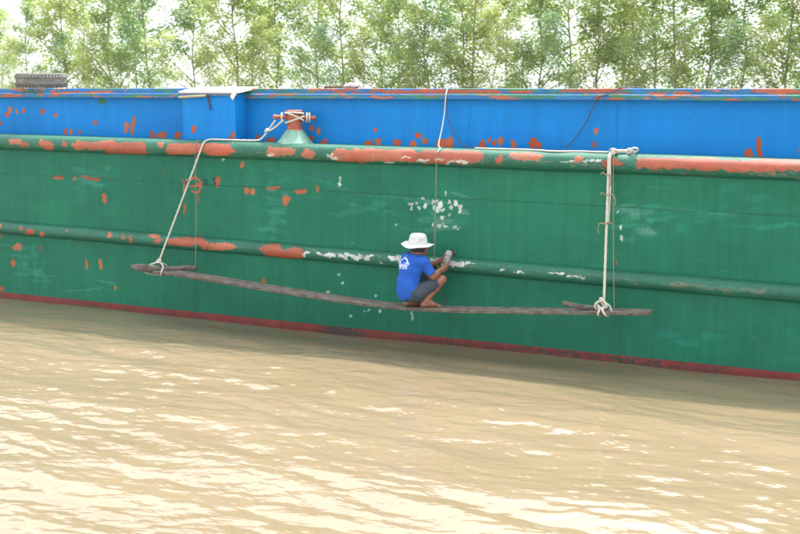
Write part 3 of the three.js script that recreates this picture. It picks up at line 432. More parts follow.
// rope B: doubled rope over the rail down to the near end of the plank
{
  const t = thing('hanging_rope', 'thick white doubled rope hanging straight down with twine ties', 'rope', V(0, 0, 0));
  const k = plankAt(604), r = 0.017;
  const start = onRail(632, 1.62, 0.03), bend = onRail(612, 1.3, 0.03), out = onRail(609, 0.5, 0.03), knot = V(k.x, k.y + 0.1, k.z + 0.02);
  mesh('rope_line', ropeGeo([start, onRail(620, 1.5, 0.035), bend, onRail(609.5, 0.95, 0.03), out, out.clone().lerp(knot, 0.2), out.clone().lerp(knot, 0.6), knot], r, { tension: 0.35 }), ropeMat, t);
  mesh('second_strand', ropeGeo([onRail(626, 1.5, 0.02), onRail(616, 1.35, 0.02), onRail(610.8, 0.9, 0.018), onRail(610.4, 0.3, 0.02), out.clone().lerp(knot, 0.2).add(V(0.028, 0, -0.01)), out.clone().lerp(knot, 0.45).add(V(0.018, 0, -0.014))], 0.01, { tension: 0.35 }), ropeMat, t);
  const coil = (c, a, b, rr) => { const q = []; for (let i = 0; i < 16; i++) { const an = i / 16 * Math.PI * 2; q.push(c.clone().addScaledVector(a, Math.cos(an)).addScaledVector(b, Math.sin(an))); } return ropeGeo(q, rr, { closed: true }); };
  for (const g of [coil(onRail(612, 1.25, 0.035), V(0.05, 0.0, 0.02), V(0, 0.025, 0.03), 0.014), coil(onRail(631, 1.5, 0.04), V(0.05, 0.01, 0), V(0.01, 0.03, 0.02), 0.014), coil(onRail(626, 1.5, 0.03), V(0.03, 0.02, 0.02), V(0.02, -0.02, 0.03), 0.012)]) mesh('rail_knot', g, ropeMat, t);
  const mid = V(k.x, k.y - PT / 2, k.z);
  mesh('plank_lashing', merge([coil(mid.clone().add(V(-0.02, 0.012, 0)), V(0.012, PT / 2 + 0.026, 0), V(-0.012, 0.0, PW / 2 + 0.024), 0.015), coil(mid.clone().add(V(0.018, 0.01, 0)), V(-0.03, PT / 2 + 0.03, 0), V(0.012, 0.01, PW / 2 + 0.022), 0.015), coil(knot.clone().add(V(-0.03, -0.03, 0.05)), V(0.06, 0.015, 0), V(0.01, 0.055, 0.02), 0.016), coil(knot.clone().add(V(0.01, 0.0, 0.06)), V(0.04, -0.02, 0.02), V(-0.02, 0.05, 0.01), 0.015), ropeGeo([knot.clone().add(V(-0.06, -0.02, 0.06)), knot.clone().add(V(-0.02, -0.06, 0.09)), knot.clone().add(V(0.03, -0.05, 0.09)), knot.clone().add(V(0.05, 0.0, 0.06))], 0.016), ropeGeo([knot.clone().add(V(0.02, 0, 0.04)), knot.clone().add(V(0.08, -0.03, 0.05)), knot.clone().add(V(0.1, -0.08, 0.05)), knot.clone().add(V(0.12, -0.1, 0.06))], 0.011)]), ropeMat, t);
  for (const [f, s] of [[0.12, 0.6], [0.26, 1.5], [0.46, -1.3]]) { const w = out.clone().lerp(knot, f); mesh('twine_tie', merge([coil(w, V(0.034, 0.006, 0), V(0, 0.008, 0.034), 0.008), ropeGeo([w.clone().add(V(0.02, 0, 0.03)), w.clone().add(V(0.05 * s, 0.01, 0.05)), w.clone().add(V(0.07 * s, -0.06, 0.04)), w.clone().add(V(0.06 * s, -0.12, 0.02))], 0.006), ropeGeo([w.clone().add(V(-0.02, 0, 0.03)), w.clone().add(V(-0.05 * Math.sign(s), 0.03, 0.05)), w.clone().add(V(-0.08 * Math.sign(s), 0.0, 0.05))], 0.006)]), twineMat, t); }
}
// thin lines and cables
const thin = (name, label, cat, pts, r, mat) => tag(mesh(name, ropeGeo(pts, r, { strands: 0, sides: 6, tension: 0.5, seg: 60 }), mat), label, cat);
{
  const a = onRail(196, 0.35, 0.004), e = P(195.6, 266, 0.2);
  thin('twine', 'thin brown twine dropping from the rail to the spacer pole end', 'twine', [onRail(199, 1.3, 0.004), a, a.clone().lerp(e, 0.5).add(V(0, 0, -0.01)), e], 0.0045, twineMat);
  const k = plankAt(613), b = onRail(613.5, 0.3, 0.004);
  thin('twine', 'thin twine hanging just beside the thick doubled rope', 'twine', [onRail(615, 1.2, 0.004), b, b.clone().lerp(k, 0.5), V(k.x, k.y + 0.004, k.z - 0.05)], 0.004, twineMat);
}

// ================================================================ PLANK STAGE
const woodTex = canvasTexture(1024, 128, (c) => { c.fillStyle = '#7d6a58'; c.fillRect(0, 0, 1024, 128); }, (u, v) => { const x = u * 40, y = v * 9, g = fbm(x * 0.6, y * 9, 3, 4), s = noise(x * 2.2, y * 34, 8), d = fbm(x * 1.4, y * 2, 12, 3), k = 0.55 + 0.36 * g + 0.2 * (s - 0.5) + 0.12 * (d - 0.5), grey = smooth(0.35, 0.65, d); return [mix(140, 158, grey) * k, mix(122, 149, grey) * k, mix(102, 136, grey) * k]; });
const woodBump = dataTexture(512, 128, (u, v) => fbm(u * 14, v * 70, 4, 3));
const wood = new THREE.MeshStandardMaterial({ color: TONE, map: woodTex, roughness: 0.9, bumpMap: woodBump, bumpScale: 0.006 });
{
  const t = thing('wooden_plank', 'long sagging weathered plank slung by ropes along the green side', 'plank', V(0, 0, 0));
  const n = 120, rows = [], L = plankCurve.getLength();
  for (let i = 0; i <= n; i++) {
    const q = plankCurve.getPointAt(i / n), s = i / n * L, e = Math.min(s, L - s), w = (PW / 2) * (0.94 + 0.1 * fbm(s * 0.7, 1, 21)) * (0.72 + 0.28 * smooth(0, 0.12, e)), th = PT * (0.92 + 0.2 * fbm(s * 1.3, 4, 22)), c = 0.006, up = 0.006 * (fbm(s * 2.2, 7, 23) - 0.5);
    const ring = [[-w + c, 0], [w - c, 0], [w, -c], [w, -th + c], [w - c, -th], [-w + c, -th], [-w, -th + c], [-w, -c], [-w + c, 0]];
    rows.push(ring.map(([z, y]) => V(q.x, q.y + y + up, q.z + z)));
  }
  rows.unshift(rows[0].map(() => rows[0].reduce((a, b) => a.add(b), V(0, 0, 0)).divideScalar(9)).map((q) => q.clone())); rows[0] = rows[0].map(() => { const c = V(0, 0, 0); rows[1].forEach((b) => c.add(b)); return c.divideScalar(9); });
  rows.push(rows[rows.length - 1].map(() => { const c = V(0, 0, 0); rows[rows.length - 1].forEach((b) => c.add(b)); return c.divideScalar(9); }));
  const vs = [0, 0.25, 0.26, 0.31, 0.32, 0.57, 0.58, 0.63, 0.64];
  const g = sheet(rows, (i, j) => [i / n * L / 3.2, vs[j]]);
  // hard edges
  const flat = g.toNonIndexed(); flat.computeVertexNormals();
  mesh('board', flat, wood, t);
}
function pole(label, a, b, r, holes) {
  const t = thing('spacer_pole', label, 'pole', V(0, 0, 0)), n = 26, rows = [], d = b.clone().sub(a), len = d.length(), u = d.clone().normalize(), s1 = V(0, 1, 0).cross(u).normalize(), s2 = u.clone().cross(s1);
  for (let i = 0; i <= n; i++) { const q = a.clone().addScaledVector(u, len * i / n).addScaledVector(s2, 0.012 * Math.sin(i / n * 5 + a.x)), row = []; for (let j = 0; j <= 12; j++) { const an = j / 12 * Math.PI * 2, k = r(i / n) * (1 + 0.14 * (noise(i * 0.35, j % 12 * 0.6, 31) - 0.5)); row.push(q.clone().addScaledVector(s1, Math.cos(an) * k).addScaledVector(s2, Math.sin(an) * k)); } rows.push(row); }
  const cap = (row) => { const c = V(0, 0, 0); row.forEach((q) => c.add(q)); c.divideScalar(row.length); return row.map((q) => q.clone().lerp(c, 1)); };
  rows.unshift(cap(rows[0])); rows.push(cap(rows[rows.length - 1]));
  mesh('shaft', sheet(rows, (i, j) => [i / n * len / 2, j / 12 * 0.3]), wood, t);
  return t;
}
{
  const a = P(131, 267.5, 0.72), b = P(197, 268.5, 0.16);
  const k = plankAt(158);
  pole('crooked grey wooden pole lashed across the plank beside the slanting rope', a, b, (t) => 0.038 + 0.02 * Math.exp(-Math.pow((t - 0.2) / 0.18, 2)) - 0.014 * smooth(0.12, 0, t));
  const c = P(562.5, 303.5, 0.62), d = P(607, 309, 0.34);
  pole('short round pole poking out from the lashing under the thick rope', c, d, () => 0.03);
}

// ================================================================ LINES ON THE BULWARK
{
  const cz = BULWARK_Z + 0.1, top = P(446, 87, cz); top.y = CAP_TOP + 0.008;
  const cap = V(top.x, CAP_TOP - 0.1, BULWARK_Z + 0.105), deckE = onRail(438, 1.2, 0.01);
  thin('draped_rope', 'thin white rope draped over the bulwark cap above the crouching man', 'rope', [V(top.x + 0.02, CAP_TOP + 0.012, BULWARK_Z - 0.3), V(top.x, CAP_TOP + 0.012, BULWARK_Z), V(top.x - 0.005, CAP_TOP - 0.03, BULWARK_Z + 0.06), cap, P(444.5, 112, BULWARK_Z + 0.12), P(442, 128, -0.2), P(438.5, 145, -0.05), deckE, onRail(437, 0.5, 0.01)], 0.009, whiteCable);
  const tool = P(434.5, 262, 0.22);
  thin('tool_cable', 'thin brown cable running down the side to the power tool', 'cable', [onRail(437, 0.55, 0.01), onRail(436.6, 0.05, 0.01), P(435.8, 200, 0.13), P(434.6, 245, 0.16), P(435, 262, 0.2), P(441, 270, 0.3)], 0.0045, twineMat);
  thin('tool_cable', 'dark cable end dangling below the plank under the man', 'cable', [P(440.5, 268, 0.24), P(441, 285, 0.26), P(444, 300, 0.27), P(448, 312, 0.26), P(450, 322, 0.2)], 0.0055, cableMat);
  const q0 = V(top.x + 0.01, CAP_TOP - 0.12, BULWARK_Z + 0.1);
  thin('grey_cord', 'thin grey cord curving from the white cord to the rail', 'cord', [q0, P(448, 118, BULWARK_Z + 0.08), P(455, 135, BULWARK_Z + 0.1), P(465, 146, -0.25), onRail(474, 1.6, 0.008)], 0.0065, cableMat);
  thin('white_rope', 'white rope lying along the top of the rail beside the primer patches', 'rope', [onRail(470, 1.75, 0.01), onRail(476, 1.45, 0.01), onRail(500, 1.45, 0.01), onRail(520, 1.62, 0.01), onRail(538, 1.4, 0.01), onRail(547, 1.25, 0.01), onRail(560, 1.3, 0.01), onRail(575, 1.55, 0.01), onRail(590, 1.45, 0.012), onRail(608, 1.5, 0.012)], 0.0105, ropeMat);
  const e0 = P(610, 90, BULWARK_Z + 0.1);
  thin('grey_cord', 'thin grey cord hanging in a slack curve over the blue bulwark', 'cord', [V(e0.x + 0.35, CAP_TOP + 0.006, BULWARK_Z - 0.2), V(e0.x + 0.12, CAP_TOP + 0.008, BULWARK_Z + 0.03), V(e0.x - 0.02, CAP_TOP - 0.07, BULWARK_Z + 0.105), P(598, 98, BULWARK_Z + 0.11), P(588, 118, BULWARK_Z + 0.08), P(576, 137, BULWARK_Z + 0.08), P(566, 147, -0.3), onRail(560, 1.6, 0.006)], 0.007, cableMat);
}

// ================================================================ TYRE AND SCRAPS ON THE CAP
{
  const R0 = 0.4, w = 0.235, c = P(41, 87, BULWARK_Z - 0.2);
  const t = thing('truck_tyre', 'worn black truck tyre lying flat on the bulwark cap', 'tyre', V(c.x, CAP_TOP, BULWARK_Z - 0.22));
  const rubTex = canvasTexture(256, 256, (x) => { x.fillStyle = '#666'; x.fillRect(0, 0, 256, 256); }, (u, v) => { const k = 0.75 + 0.5 * fbm(u * 22, v * 16, 3, 4), d = fbm(u * 6, v * 6, 8, 3); return [(112 + 26 * d) * k, (110 + 22 * d) * k, (106 + 12 * d) * k]; });
  const rub = new THREE.MeshStandardMaterial({ color: TONE, map: rubTex, roughness: 0.85 });
  const pr = [[0.25, 0.05], [0.3, 0.02], [0.345, 0.008], [0.358, 0.014], [0.374, 0.035], [0.386, 0.075], [0.384, 0.1], [0.384, 0.135], [0.386, 0.16], [0.374, 0.2], [0.358, 0.222], [0.345, 0.228], [0.3, 0.216], [0.25, 0.186], [0.245, 0.17], [0.29, 0.19], [0.345, 0.2], [0.36, 0.118], [0.345, 0.036], [0.29, 0.046], [0.245, 0.066], [0.25, 0.05]];
  mesh('carcass', new THREE.LatheGeometry(pr.map(([a, b]) => new THREE.Vector2(a, b)), 72), rub, t);
  const lugs = []; for (let i = 0; i < 46; i++) for (const s of [0, 1]) { const g = new THREE.BoxGeometry(0.034, 0.07, 0.03); g.rotateZ(s ? 0.45 : -0.45); g.rotateX(s ? 0.2 : -0.2); g.translate(0.374, s ? 0.19 : 0.046, 0); g.rotateY((i + s * 0.5 + 0.2 * hash2(i, s, 4)) / 46 * Math.PI * 2); lugs.push(g); }
  mesh('tread', merge(lugs), rub, t);
  t.rotation.x = 0.02; t.rotation.z = -0.01; t.position.y += 0.004;
  // small scraps
  const s = P(333, 87, BULWARK_Z - 0.05);
  const rod = thing('scrap_rod', 'short rusty rod lying on the bulwark cap', 'rod', V(s.x, CAP_TOP + 0.016, BULWARK_Z - 0.1));
  mesh('shaft', bar(V(-0.15, 0, 0.02), V(0.12, 0.004, -0.03), 0.014, 0.014, 10), new THREE.MeshStandardMaterial({ color: srgb(120, 84, 66), roughness: 0.85 }), rod);
  mesh('collar', bar(V(-0.15, 0, 0.02), V(-0.11, 0.0, 0.013), 0.02, 0.02, 10), new THREE.MeshStandardMaterial({ color: srgb(140, 100, 80), roughness: 0.85 }), rod);
  const RR = rng(8), g = new THREE.IcosahedronGeometry(0.09, 3), p = g.attributes.position;
  for (let i = 0; i < p.count; i++) { const x = p.getX(i), y = p.getY(i), z = p.getZ(i), n = 0.7 + 0.6 * fbm(x * 18 + 9, z * 18 + y * 14, 5, 3); p.setXYZ(i, x * 1.25 * n, Math.max(-0.03, y * 0.5 * n), z * n); }
  g.computeVertexNormals();
  const q = P(351, 87, BULWARK_Z - 0.05);
  const rag = tag(mesh('crumpled_rag', g, new THREE.MeshStandardMaterial({ color: srgb(205, 190, 182), roughness: 0.95 })), 'small crumpled pale rag on the bulwark cap', 'rag'); rag.position.set(q.x, CAP_TOP + 0.03, BULWARK_Z - 0.08);
}

// ================================================================ THE MAN
{
  const foot = plankAt(421), man = thing('person', 'crouching man in a blue T-shirt, grey shorts and white brimmed hat', 'person', V(foot.x, foot.y + 0.004, PZ));
  man.rotation.y = YAW;                       // own axes: x to the right along the stage, z outwards
  const len = (a) => Math.hypot(a[0], a[1], a[2]);
  const cap = (a, b, r0, r1) => { const d = [b[0] - a[0], b[1] - a[1], b[2] - a[2]], dd = d[0] * d[0] + d[1] * d[1] + d[2] * d[2]; return (x, y, z) => { const t = clamp(((x - a[0]) * d[0] + (y - a[1]) * d[1] + (z - a[2]) * d[2]) / dd); return Math.hypot(x - a[0] - d[0] * t, y - a[1] - d[1] * t, z - a[2] - d[2] * t) - (r0 + (r1 - r0) * t); }; };
  const ell = (c, r, yaw = 0) => { const cs = Math.cos(yaw), sn = Math.sin(yaw), m = Math.min(...r); return (x, y, z) => { const X = x - c[0], Z = z - c[2], a = (X * cs - Z * sn) / r[0], b = (y - c[1]) / r[1], e = (X * sn + Z * cs) / r[2], k = Math.hypot(a, b, e); return (k - 1) * m; }; };
  const smin = (a, b, k) => { const h = clamp(0.5 + 0.5 * (b - a) / k); return mix(b, a, h) - k * h * (1 - h); };
  const blend = (fs, k) => (x, y, z) => { let d = fs[0](x, y, z); for (let i = 1; i < fs.length; i++) d = smin(d, fs[i](x, y, z), k); return d; };
  const FA = 0.61;                            // he faces right and 35 degrees away
  const J = {
    pelvis: [-0.145, 0.185, 0.0], waist: [-0.165, 0.31, 0.0], chest: [-0.125, 0.5, -0.02], neck: [-0.07, 0.625, -0.03], head: [-0.03, 0.735, -0.04],
    rs: [0.015, 0.575, 0.105], ls: [-0.175, 0.58, -0.155], re: [0.145, 0.395, 0.12], le: [0.04, 0.44, -0.26], rw: [0.26, 0.475, -0.01], lw: [0.21, 0.53, -0.2],
    rh: [-0.085, 0.172, 0.085], lh: [-0.2, 0.172, -0.08], rk: [0.255, 0.345, 0.05], lk: [0.11, 0.36, -0.2], ra: [0.06, 0.085, 0.075], la: [-0.15, 0.085, -0.04],
    rt: [0.215, 0.02, 0.06], lt: [0.0, 0.02, -0.085], rheel: [0.025, 0.035, 0.08], lheel: [-0.19, 0.032, -0.03],
  };
  const torso = blend([ell(J.pelvis, [0.125, 0.12, 0.155], FA), ell(J.waist, [0.11, 0.14, 0.145], FA), ell(J.chest, [0.11, 0.15, 0.165], FA), cap(J.chest, J.neck, 0.1, 0.06), cap(J.rs, J.neck, 0.06, 0.05), cap(J.ls, J.neck, 0.06, 0.05)], 0.05);
  const neckHead = blend([cap(J.neck, [-0.045, 0.7, -0.037], 0.055, 0.052), ell(J.head, [0.098, 0.118, 0.078], FA), cap([0.005, 0.69, -0.065], [0.04, 0.675, -0.09], 0.05, 0.036), cap([0.058, 0.73, -0.1], [0.078, 0.712, -0.113], 0.012, 0.015), ell([-0.005, 0.735, 0.028], [0.022, 0.032, 0.01], FA), ell([-0.085, 0.735, -0.1], [0.022, 0.032, 0.01], FA), cap([0.055, 0.694, -0.103], [0.064, 0.69, -0.108], 0.014, 0.014)], 0.018);
  const upperR = cap(J.rs, J.re, 0.052, 0.04), upperL = cap(J.ls, J.le, 0.052, 0.04);
  const armR = blend([upperR, cap(J.re, [0.2, 0.435, 0.06], 0.041, 0.04), cap([0.2, 0.435, 0.06], J.rw, 0.04, 0.027)], 0.02), armL = blend([upperL, cap(J.le, [0.12, 0.485, -0.235], 0.041, 0.039), cap([0.12, 0.485, -0.235], J.lw, 0.039, 0.027)], 0.02);
  const leg = (h, k, a, t, he, toeDir) => blend([cap(h, k, 0.088, 0.057), cap(k, [mix(k[0], a[0], 0.35), mix(k[1], a[1], 0.35), mix(k[2], a[2], 0.35)], 0.055, 0.053), cap([mix(k[0], a[0], 0.35), mix(k[1], a[1], 0.35), mix(k[2], a[2], 0.35)], a, 0.053, 0.036), cap(a, he, 0.036, 0.034), cap(a, [mix(a[0], t[0], 0.6), 0.038, mix(a[2], t[2], 0.6)], 0.035, 0.032), cap(he, t, 0.032, 0.024)], 0.022);
  const legR0 = leg(J.rh, J.rk, J.ra, J.rt, J.rheel), legL0 = leg(J.lh, J.lk, J.la, J.lt, J.lheel);
  const toes = (t, s) => { const f = []; for (let i = 0; i < 5; i++) { const w = (i - 2) * 0.017 * s, l = [0.045, 0.04, 0.034, 0.027, 0.02][i]; f.push(cap([t[0], 0.017, t[2] + w], [t[0] + l, 0.012, t[2] + w * 1.2], 0.013 - i * 0.001, 0.009)); } return (x, y, z) => Math.min(...f.map((q) => q(x, y, z))); };
  const toesR = toes(J.rt, 1), toesL = toes(J.lt, -1);
  const legR = (x, y, z) => Math.max(smin(legR0(x, y, z), toesR(x, y, z), 0.01), -y), legL = (x, y, z) => Math.max(smin(legL0(x, y, z), toesL(x, y, z), 0.01), -y);
  // the tool's axis; both hands close on it
  const ta = V(0.262, 0.435, -0.075), tb = V(0.355, 0.655, -0.16), tu = tb.clone().sub(ta).normalize(), e1 = V(0, 0, 1).addScaledVector(tu, -tu.z).normalize(), e2 = tu.clone().cross(e1);
  const onTool = (s, a, r) => ta.clone().addScaledVector(tu, s).addScaledVector(e1, Math.cos(a) * r).addScaledVector(e2, Math.sin(a) * r).toArray();
  const hand = (w, s0, a0, dir, thumb) => {
    const f = [], kn = [];
    for (let i = 0; i < 4; i++) { const s = s0 + (i - 1.5) * 0.0205, L = [0.95, 1.08, 1.02, 0.85][i], p0 = onTool(s, a0, 0.052), p1 = onTool(s, a0 + dir * 0.75 * L, 0.05), p2 = onTool(s + 0.002, a0 + dir * 1.55 * L, 0.046), p3 = onTool(s + 0.002, a0 + dir * 2.25 * L, 0.043); kn.push(p0); f.push(blend([cap(p0, p1, 0.0105, 0.0098), cap(p1, p2, 0.0098, 0.009), cap(p2, p3, 0.009, 0.0078)], 0.004)); }
    const t0 = onTool(s0 + 0.02 * thumb, a0 - dir * 0.5, 0.056), t1 = onTool(s0 + 0.05 * thumb, a0 - dir * 0.95, 0.05), t2 = onTool(s0 + 0.055 * thumb, a0 - dir * 1.6, 0.044);
    const pm = blend([cap(w, kn[0], 0.026, 0.013), cap(w, kn[1], 0.026, 0.014), cap(w, kn[2], 0.026, 0.014), cap(w, kn[3], 0.026, 0.013), cap(w, t0, 0.024, 0.015)], 0.014), th = blend([cap(t0, t1, 0.013, 0.011), cap(t1, t2, 0.011, 0.009)], 0.005);
    return (x, y, z) => { let d = Math.min(...f.map((q) => q(x, y, z))); d = smin(d, pm(x, y, z), 0.006); return smin(d, th(x, y, z), 0.007); };
  };
  const handR = hand(J.rw, 0.055, 0.55, 1, 1), handL = hand(J.lw, 0.15, -2.4, -1, 1);
  const body = (x, y, z) => { const up = smin(smin(torso(x, y, z), neckHead(x, y, z), 0.02), Math.min(armR(x, y, z), armL(x, y, z)), 0.025), lo = smin(torso(x, y, z), Math.min(legR(x, y, z), legL(x, y, z)), 0.03); return Math.min(up, lo) + 0; };
  const bodyCut = (x, y, z) => { let d = body(x, y, z); return d; };
  const withHands = (x, y, z) => { const d = bodyCut(x, y, z); return x > 0.17 && y > 0.38 ? Math.min(smin(d, handR(x, y, z), 0.012), smin(d, handL(x, y, z), 0.012)) : d; };
  const skinTex = canvasTexture(128, 128, (c) => { c.fillStyle = '#8e5b40'; c.fillRect(0, 0, 128, 128); }, (u, v) => { const k = 0.88 + 0.24 * fbm(u * 12, v * 12, 4, 3); return [150 * k, 97 * k, 70 * k]; });
  const skin = new THREE.MeshPhysicalMaterial({ color: TONE, map: skinTex, roughness: 0.55, sheen: 0.2, sheenColor: new THREE.Color(0.5, 0.3, 0.2) });
  const uvs = (g) => { const p = g.attributes.position, uv = g.attributes.uv; for (let i = 0; i < p.count; i++) uv.setXY(i, (p.getX(i) + p.getZ(i)) * 3, p.getY(i) * 3); return g; };
  mesh('body', uvs(surfaceNets(withHands, [-0.36, -0.02, -0.36], [0.42, 0.9, 0.3], 0.0066)), skin, man);
  // clothes follow the body and end in open hems
  const fold = (x, y, z) => 0.009 * (fbm(x * 14 + z * 6, y * 7 + x * 5, 51, 3) - 0.5) + 0.0055 * Math.sin((y * 30 + x * 22 - z * 12) + 4 * noise(x * 9, y * 9, 4));
  const along = (a, b) => { const d = [b[0] - a[0], b[1] - a[1], b[2] - a[2]], dd = d[0] ** 2 + d[1] ** 2 + d[2] ** 2; return (x, y, z) => ((x - a[0]) * d[0] + (y - a[1]) * d[1] + (z - a[2]) * d[2]) / dd; };
  const sR = along(J.rs, J.re), sL = along(J.ls, J.le), lR = Math.hypot(J.re[0] - J.rs[0], J.re[1] - J.rs[1], J.re[2] - J.rs[2]);
  const shirt = (x, y, z) => {
    const tr = Math.max(torso(x, y, z) - 0.016 - 0.016 * smooth(0.3, 0.16, y), 0.115 - y + 0.3 * (x + 0.15), y - 0.648 - 0.2 * Math.hypot(x + 0.07, z + 0.03));
    const ar = Math.max(upperR(x, y, z) - 0.019, (sR(x, y, z) - 0.8) * lR), al = Math.max(upperL(x, y, z) - 0.019, (sL(x, y, z) - 0.8) * lR);
    return smin(tr, Math.min(ar, al), 0.03) + fold(x, y, z);
  };
  const shirtGeo = surfaceNets(shirt, [-0.36, 0.06, -0.32], [0.2, 0.7, 0.26], 0.0066);
  { // the print sits on the upper back: looked at square from behind him
    const p = shirtGeo.attributes.position, n = shirtGeo.attributes.normal, uv = shirtGeo.attributes.uv, bx = -Math.cos(FA), bz = Math.sin(FA), lx = Math.sin(FA), lz = Math.cos(FA);
    for (let i = 0; i < p.count; i++) { const back = n.getX(i) * bx + n.getZ(i) * bz; const l = (p.getX(i) + 0.12) * lx + (p.getZ(i) + 0.02) * lz; uv.setXY(i, back > -0.1 ? 0.5 + l / 0.5 : 0.02, back > -0.1 ? (p.getY(i) - 0.1) / 0.6 : 0.02); }
  }
  const shirtTex = canvasTexture(512, 512, (c) => {
    c.fillStyle = '#0f5abb'; c.fillRect(0, 0, 512, 512);
    const X = (l) => (0.5 + l / 0.5) * 512, Y = (h) => (1 - (h - 0.1) / 0.6) * 512;
    c.strokeStyle = '#e9edf4'; c.fillStyle = '#e9edf4'; c.lineCap = 'round';
    const cx = 0, cy = 0; c.save(); c.translate(X(-0.015), Y(0.54)); c.scale(1.45, 1.1);
    c.lineWidth = 13; c.beginPath(); c.ellipse(cx + 2, cy - 8, 52, 50, 0, Math.PI * 1.0, Math.PI * 1.95); c.stroke();
    c.lineWidth = 9; c.beginPath(); c.moveTo(cx - 62, cy + 20); c.quadraticCurveTo(cx - 58, cy - 40, cx - 10, cy - 56); c.stroke();
    c.lineWidth = 8;
    for (const pts of [[[-58, 24], [-44, -8], [-26, -10], [-22, 8], [-40, 16]], [[-18, 24], [-6, 0], [6, 4], [2, 22], [-14, 22]], [[14, 24], [22, -6], [26, 22]], [[36, 24], [42, -22]], [[50, 22], [58, 0], [44, 10], [62, 24]], [[66, -2], [70, -18]]]) { c.beginPath(); pts.forEach(([a, b], i) => (i ? c.lineTo(cx + a, cy + b) : c.moveTo(cx + a, cy + b))); c.stroke(); }
    c.beginPath(); c.ellipse(cx - 34, cy + 22, 26, 14, 0, 0, 7); c.fill();
    c.lineWidth = 7; c.beginPath(); c.moveTo(cx - 66, cy + 52); c.quadraticCurveTo(cx - 10, cy + 34, cx + 62, cy + 36); c.stroke();
    c.fillStyle = '#d06a7a'; c.beginPath(); c.ellipse(cx + 20, cy + 10, 6, 5, 0, 0, 7); c.fill();
    c.restore(); c.strokeStyle = '#c9d6ea'; c.lineWidth = 6; c.beginPath(); c.moveTo(X(-0.04), Y(0.632)); c.lineTo(X(0.01), Y(0.645)); c.stroke();
  }, (u, v, r, g, b) => { const k = 0.93 + 0.14 * fbm(u * 60, v * 60, 5, 3); return [r * k, g * k, b * k]; }, THREE.ClampToEdgeWrapping);
  mesh('t_shirt', shirtGeo, new THREE.MeshStandardMaterial({ color: TONE, map: shirtTex, roughness: 0.9 }), man);
  const kR = along(J.rh, J.rk), kL = along(J.lh, J.lk);
  const shorts = (x, y, z) => {
    const hip = Math.max(ell(J.pelvis, [0.125, 0.12, 0.155], FA)(x, y, z) - 0.012, y - 0.26), a = Math.max(cap(J.rh, J.rk, 0.088, 0.057)(x, y, z) - 0.017, (kR(x, y, z) - 0.84) * 0.4), b = Math.max(cap(J.lh, J.lk, 0.088, 0.057)(x, y, z) - 0.017, (kL(x, y, z) - 0.84) * 0.4);
    return Math.max(smin(hip, Math.min(a, b), 0.035) + 0.8 * fold(x + 2, y, z), 0.012 - y);
  };
  const denim = canvasTexture(128, 128, (c) => { c.fillStyle = '#4a525c'; c.fillRect(0, 0, 128, 128); }, (u, v) => { const k = 0.75 + 0.5 * fbm(u * 9, v * 9, 14, 4); return [66 * k, 74 * k, 84 * k]; });
  mesh('shorts', uvs(surfaceNets(shorts, [-0.34, -0.02, -0.34], [0.33, 0.48, 0.28], 0.0066)), new THREE.MeshStandardMaterial({ color: TONE, map: denim, roughness: 0.95 }), man);
  // hair: short and dark, showing between hat and collar
  const hairF = (x, y, z) => { const d = ell(J.head, [0.098, 0.118, 0.078], FA)(x, y, z) - 0.009 - 0.005 * noise(x * 90, y * 60 + z * 90, 3), fx = (x - J.head[0]) * Math.cos(FA) - (z - J.head[2]) * Math.sin(FA); return Math.max(d, fx - 0.03 - 0.5 * Math.max(0, y - 0.76), 0.69 - y); };
  mesh('hair', uvs(surfaceNets(hairF, [-0.16, 0.66, -0.17], [0.1, 0.88, 0.09], 0.005)), new THREE.MeshStandardMaterial({ color: srgb(34, 29, 27), roughness: 0.75 }), man);
  // hat with soft, slightly wavy brim
  const hat = new THREE.Group(); hat.name = 'brimmed_hat'; hat.position.set(-0.045, 0.783, -0.035); hat.rotation.z = -0.02; hat.rotation.x = 0.05; man.add(hat);
  const cloth = new THREE.MeshStandardMaterial({ color: TONE, map: canvasTexture(128, 128, (c) => { c.fillStyle = '#dcd8cf'; c.fillRect(0, 0, 128, 128); }, (u, v) => { const k = 0.9 + 0.18 * fbm(u * 10, v * 10, 24, 4); return [222 * k, 219 * k, 212 * k]; }), roughness: 0.95 });
  const crownRows = [], prof = [[0.112, 0.0], [0.111, 0.03], [0.107, 0.06], [0.1, 0.092], [0.092, 0.114], [0.078, 0.13], [0.052, 0.138], [0.026, 0.141], [0.0005, 0.141]];
  for (let i = 0; i <= 40; i++) { const a = i / 40 * Math.PI * 2; crownRows.push(prof.map(([r, y], j) => { const k = 1 + 0.05 * (noise(Math.cos(a) * 3 + 9, y * 14 + Math.sin(a) * 3, 6) - 0.5); return V(Math.cos(a) * r * k * 1.06, y - 0.012 * (r < 0.07 ? noise(Math.cos(a) + 3, Math.sin(a) + 3, 2) : 0), Math.sin(a) * r * k * 0.95); })); }
  mesh('crown', sheet(crownRows, (i, j) => [i / 12, j / 6]), cloth, hat);
  mesh('hat_band', ropeGeo(Array.from({ length: 24 }, (_, i) => V(Math.cos(i / 24 * 6.2832) * 0.12, 0.008, Math.sin(i / 24 * 6.2832) * 0.108)), 0.007, { closed: true, strands: 0 }), cloth, hat);
  const brimRows = [];
  for (let i = 0; i <= 48; i++) { const a = i / 48 * Math.PI * 2, wv = 0.012 * Math.sin(2 * a + 0.6) + 0.006 * Math.sin(5 * a); const pt = (r, dy) => V(Math.cos(a) * r * 1.04, dy + (r - 0.11) * (-0.05) + wv * (r - 0.11) / 0.09, Math.sin(a) * r * 0.97); brimRows.push([pt(0.11, 0.006), pt(0.155, 0.003), pt(0.197, 0.002), pt(0.204, -0.003), pt(0.197, -0.008), pt(0.155, -0.006), pt(0.11, -0.004)]); }
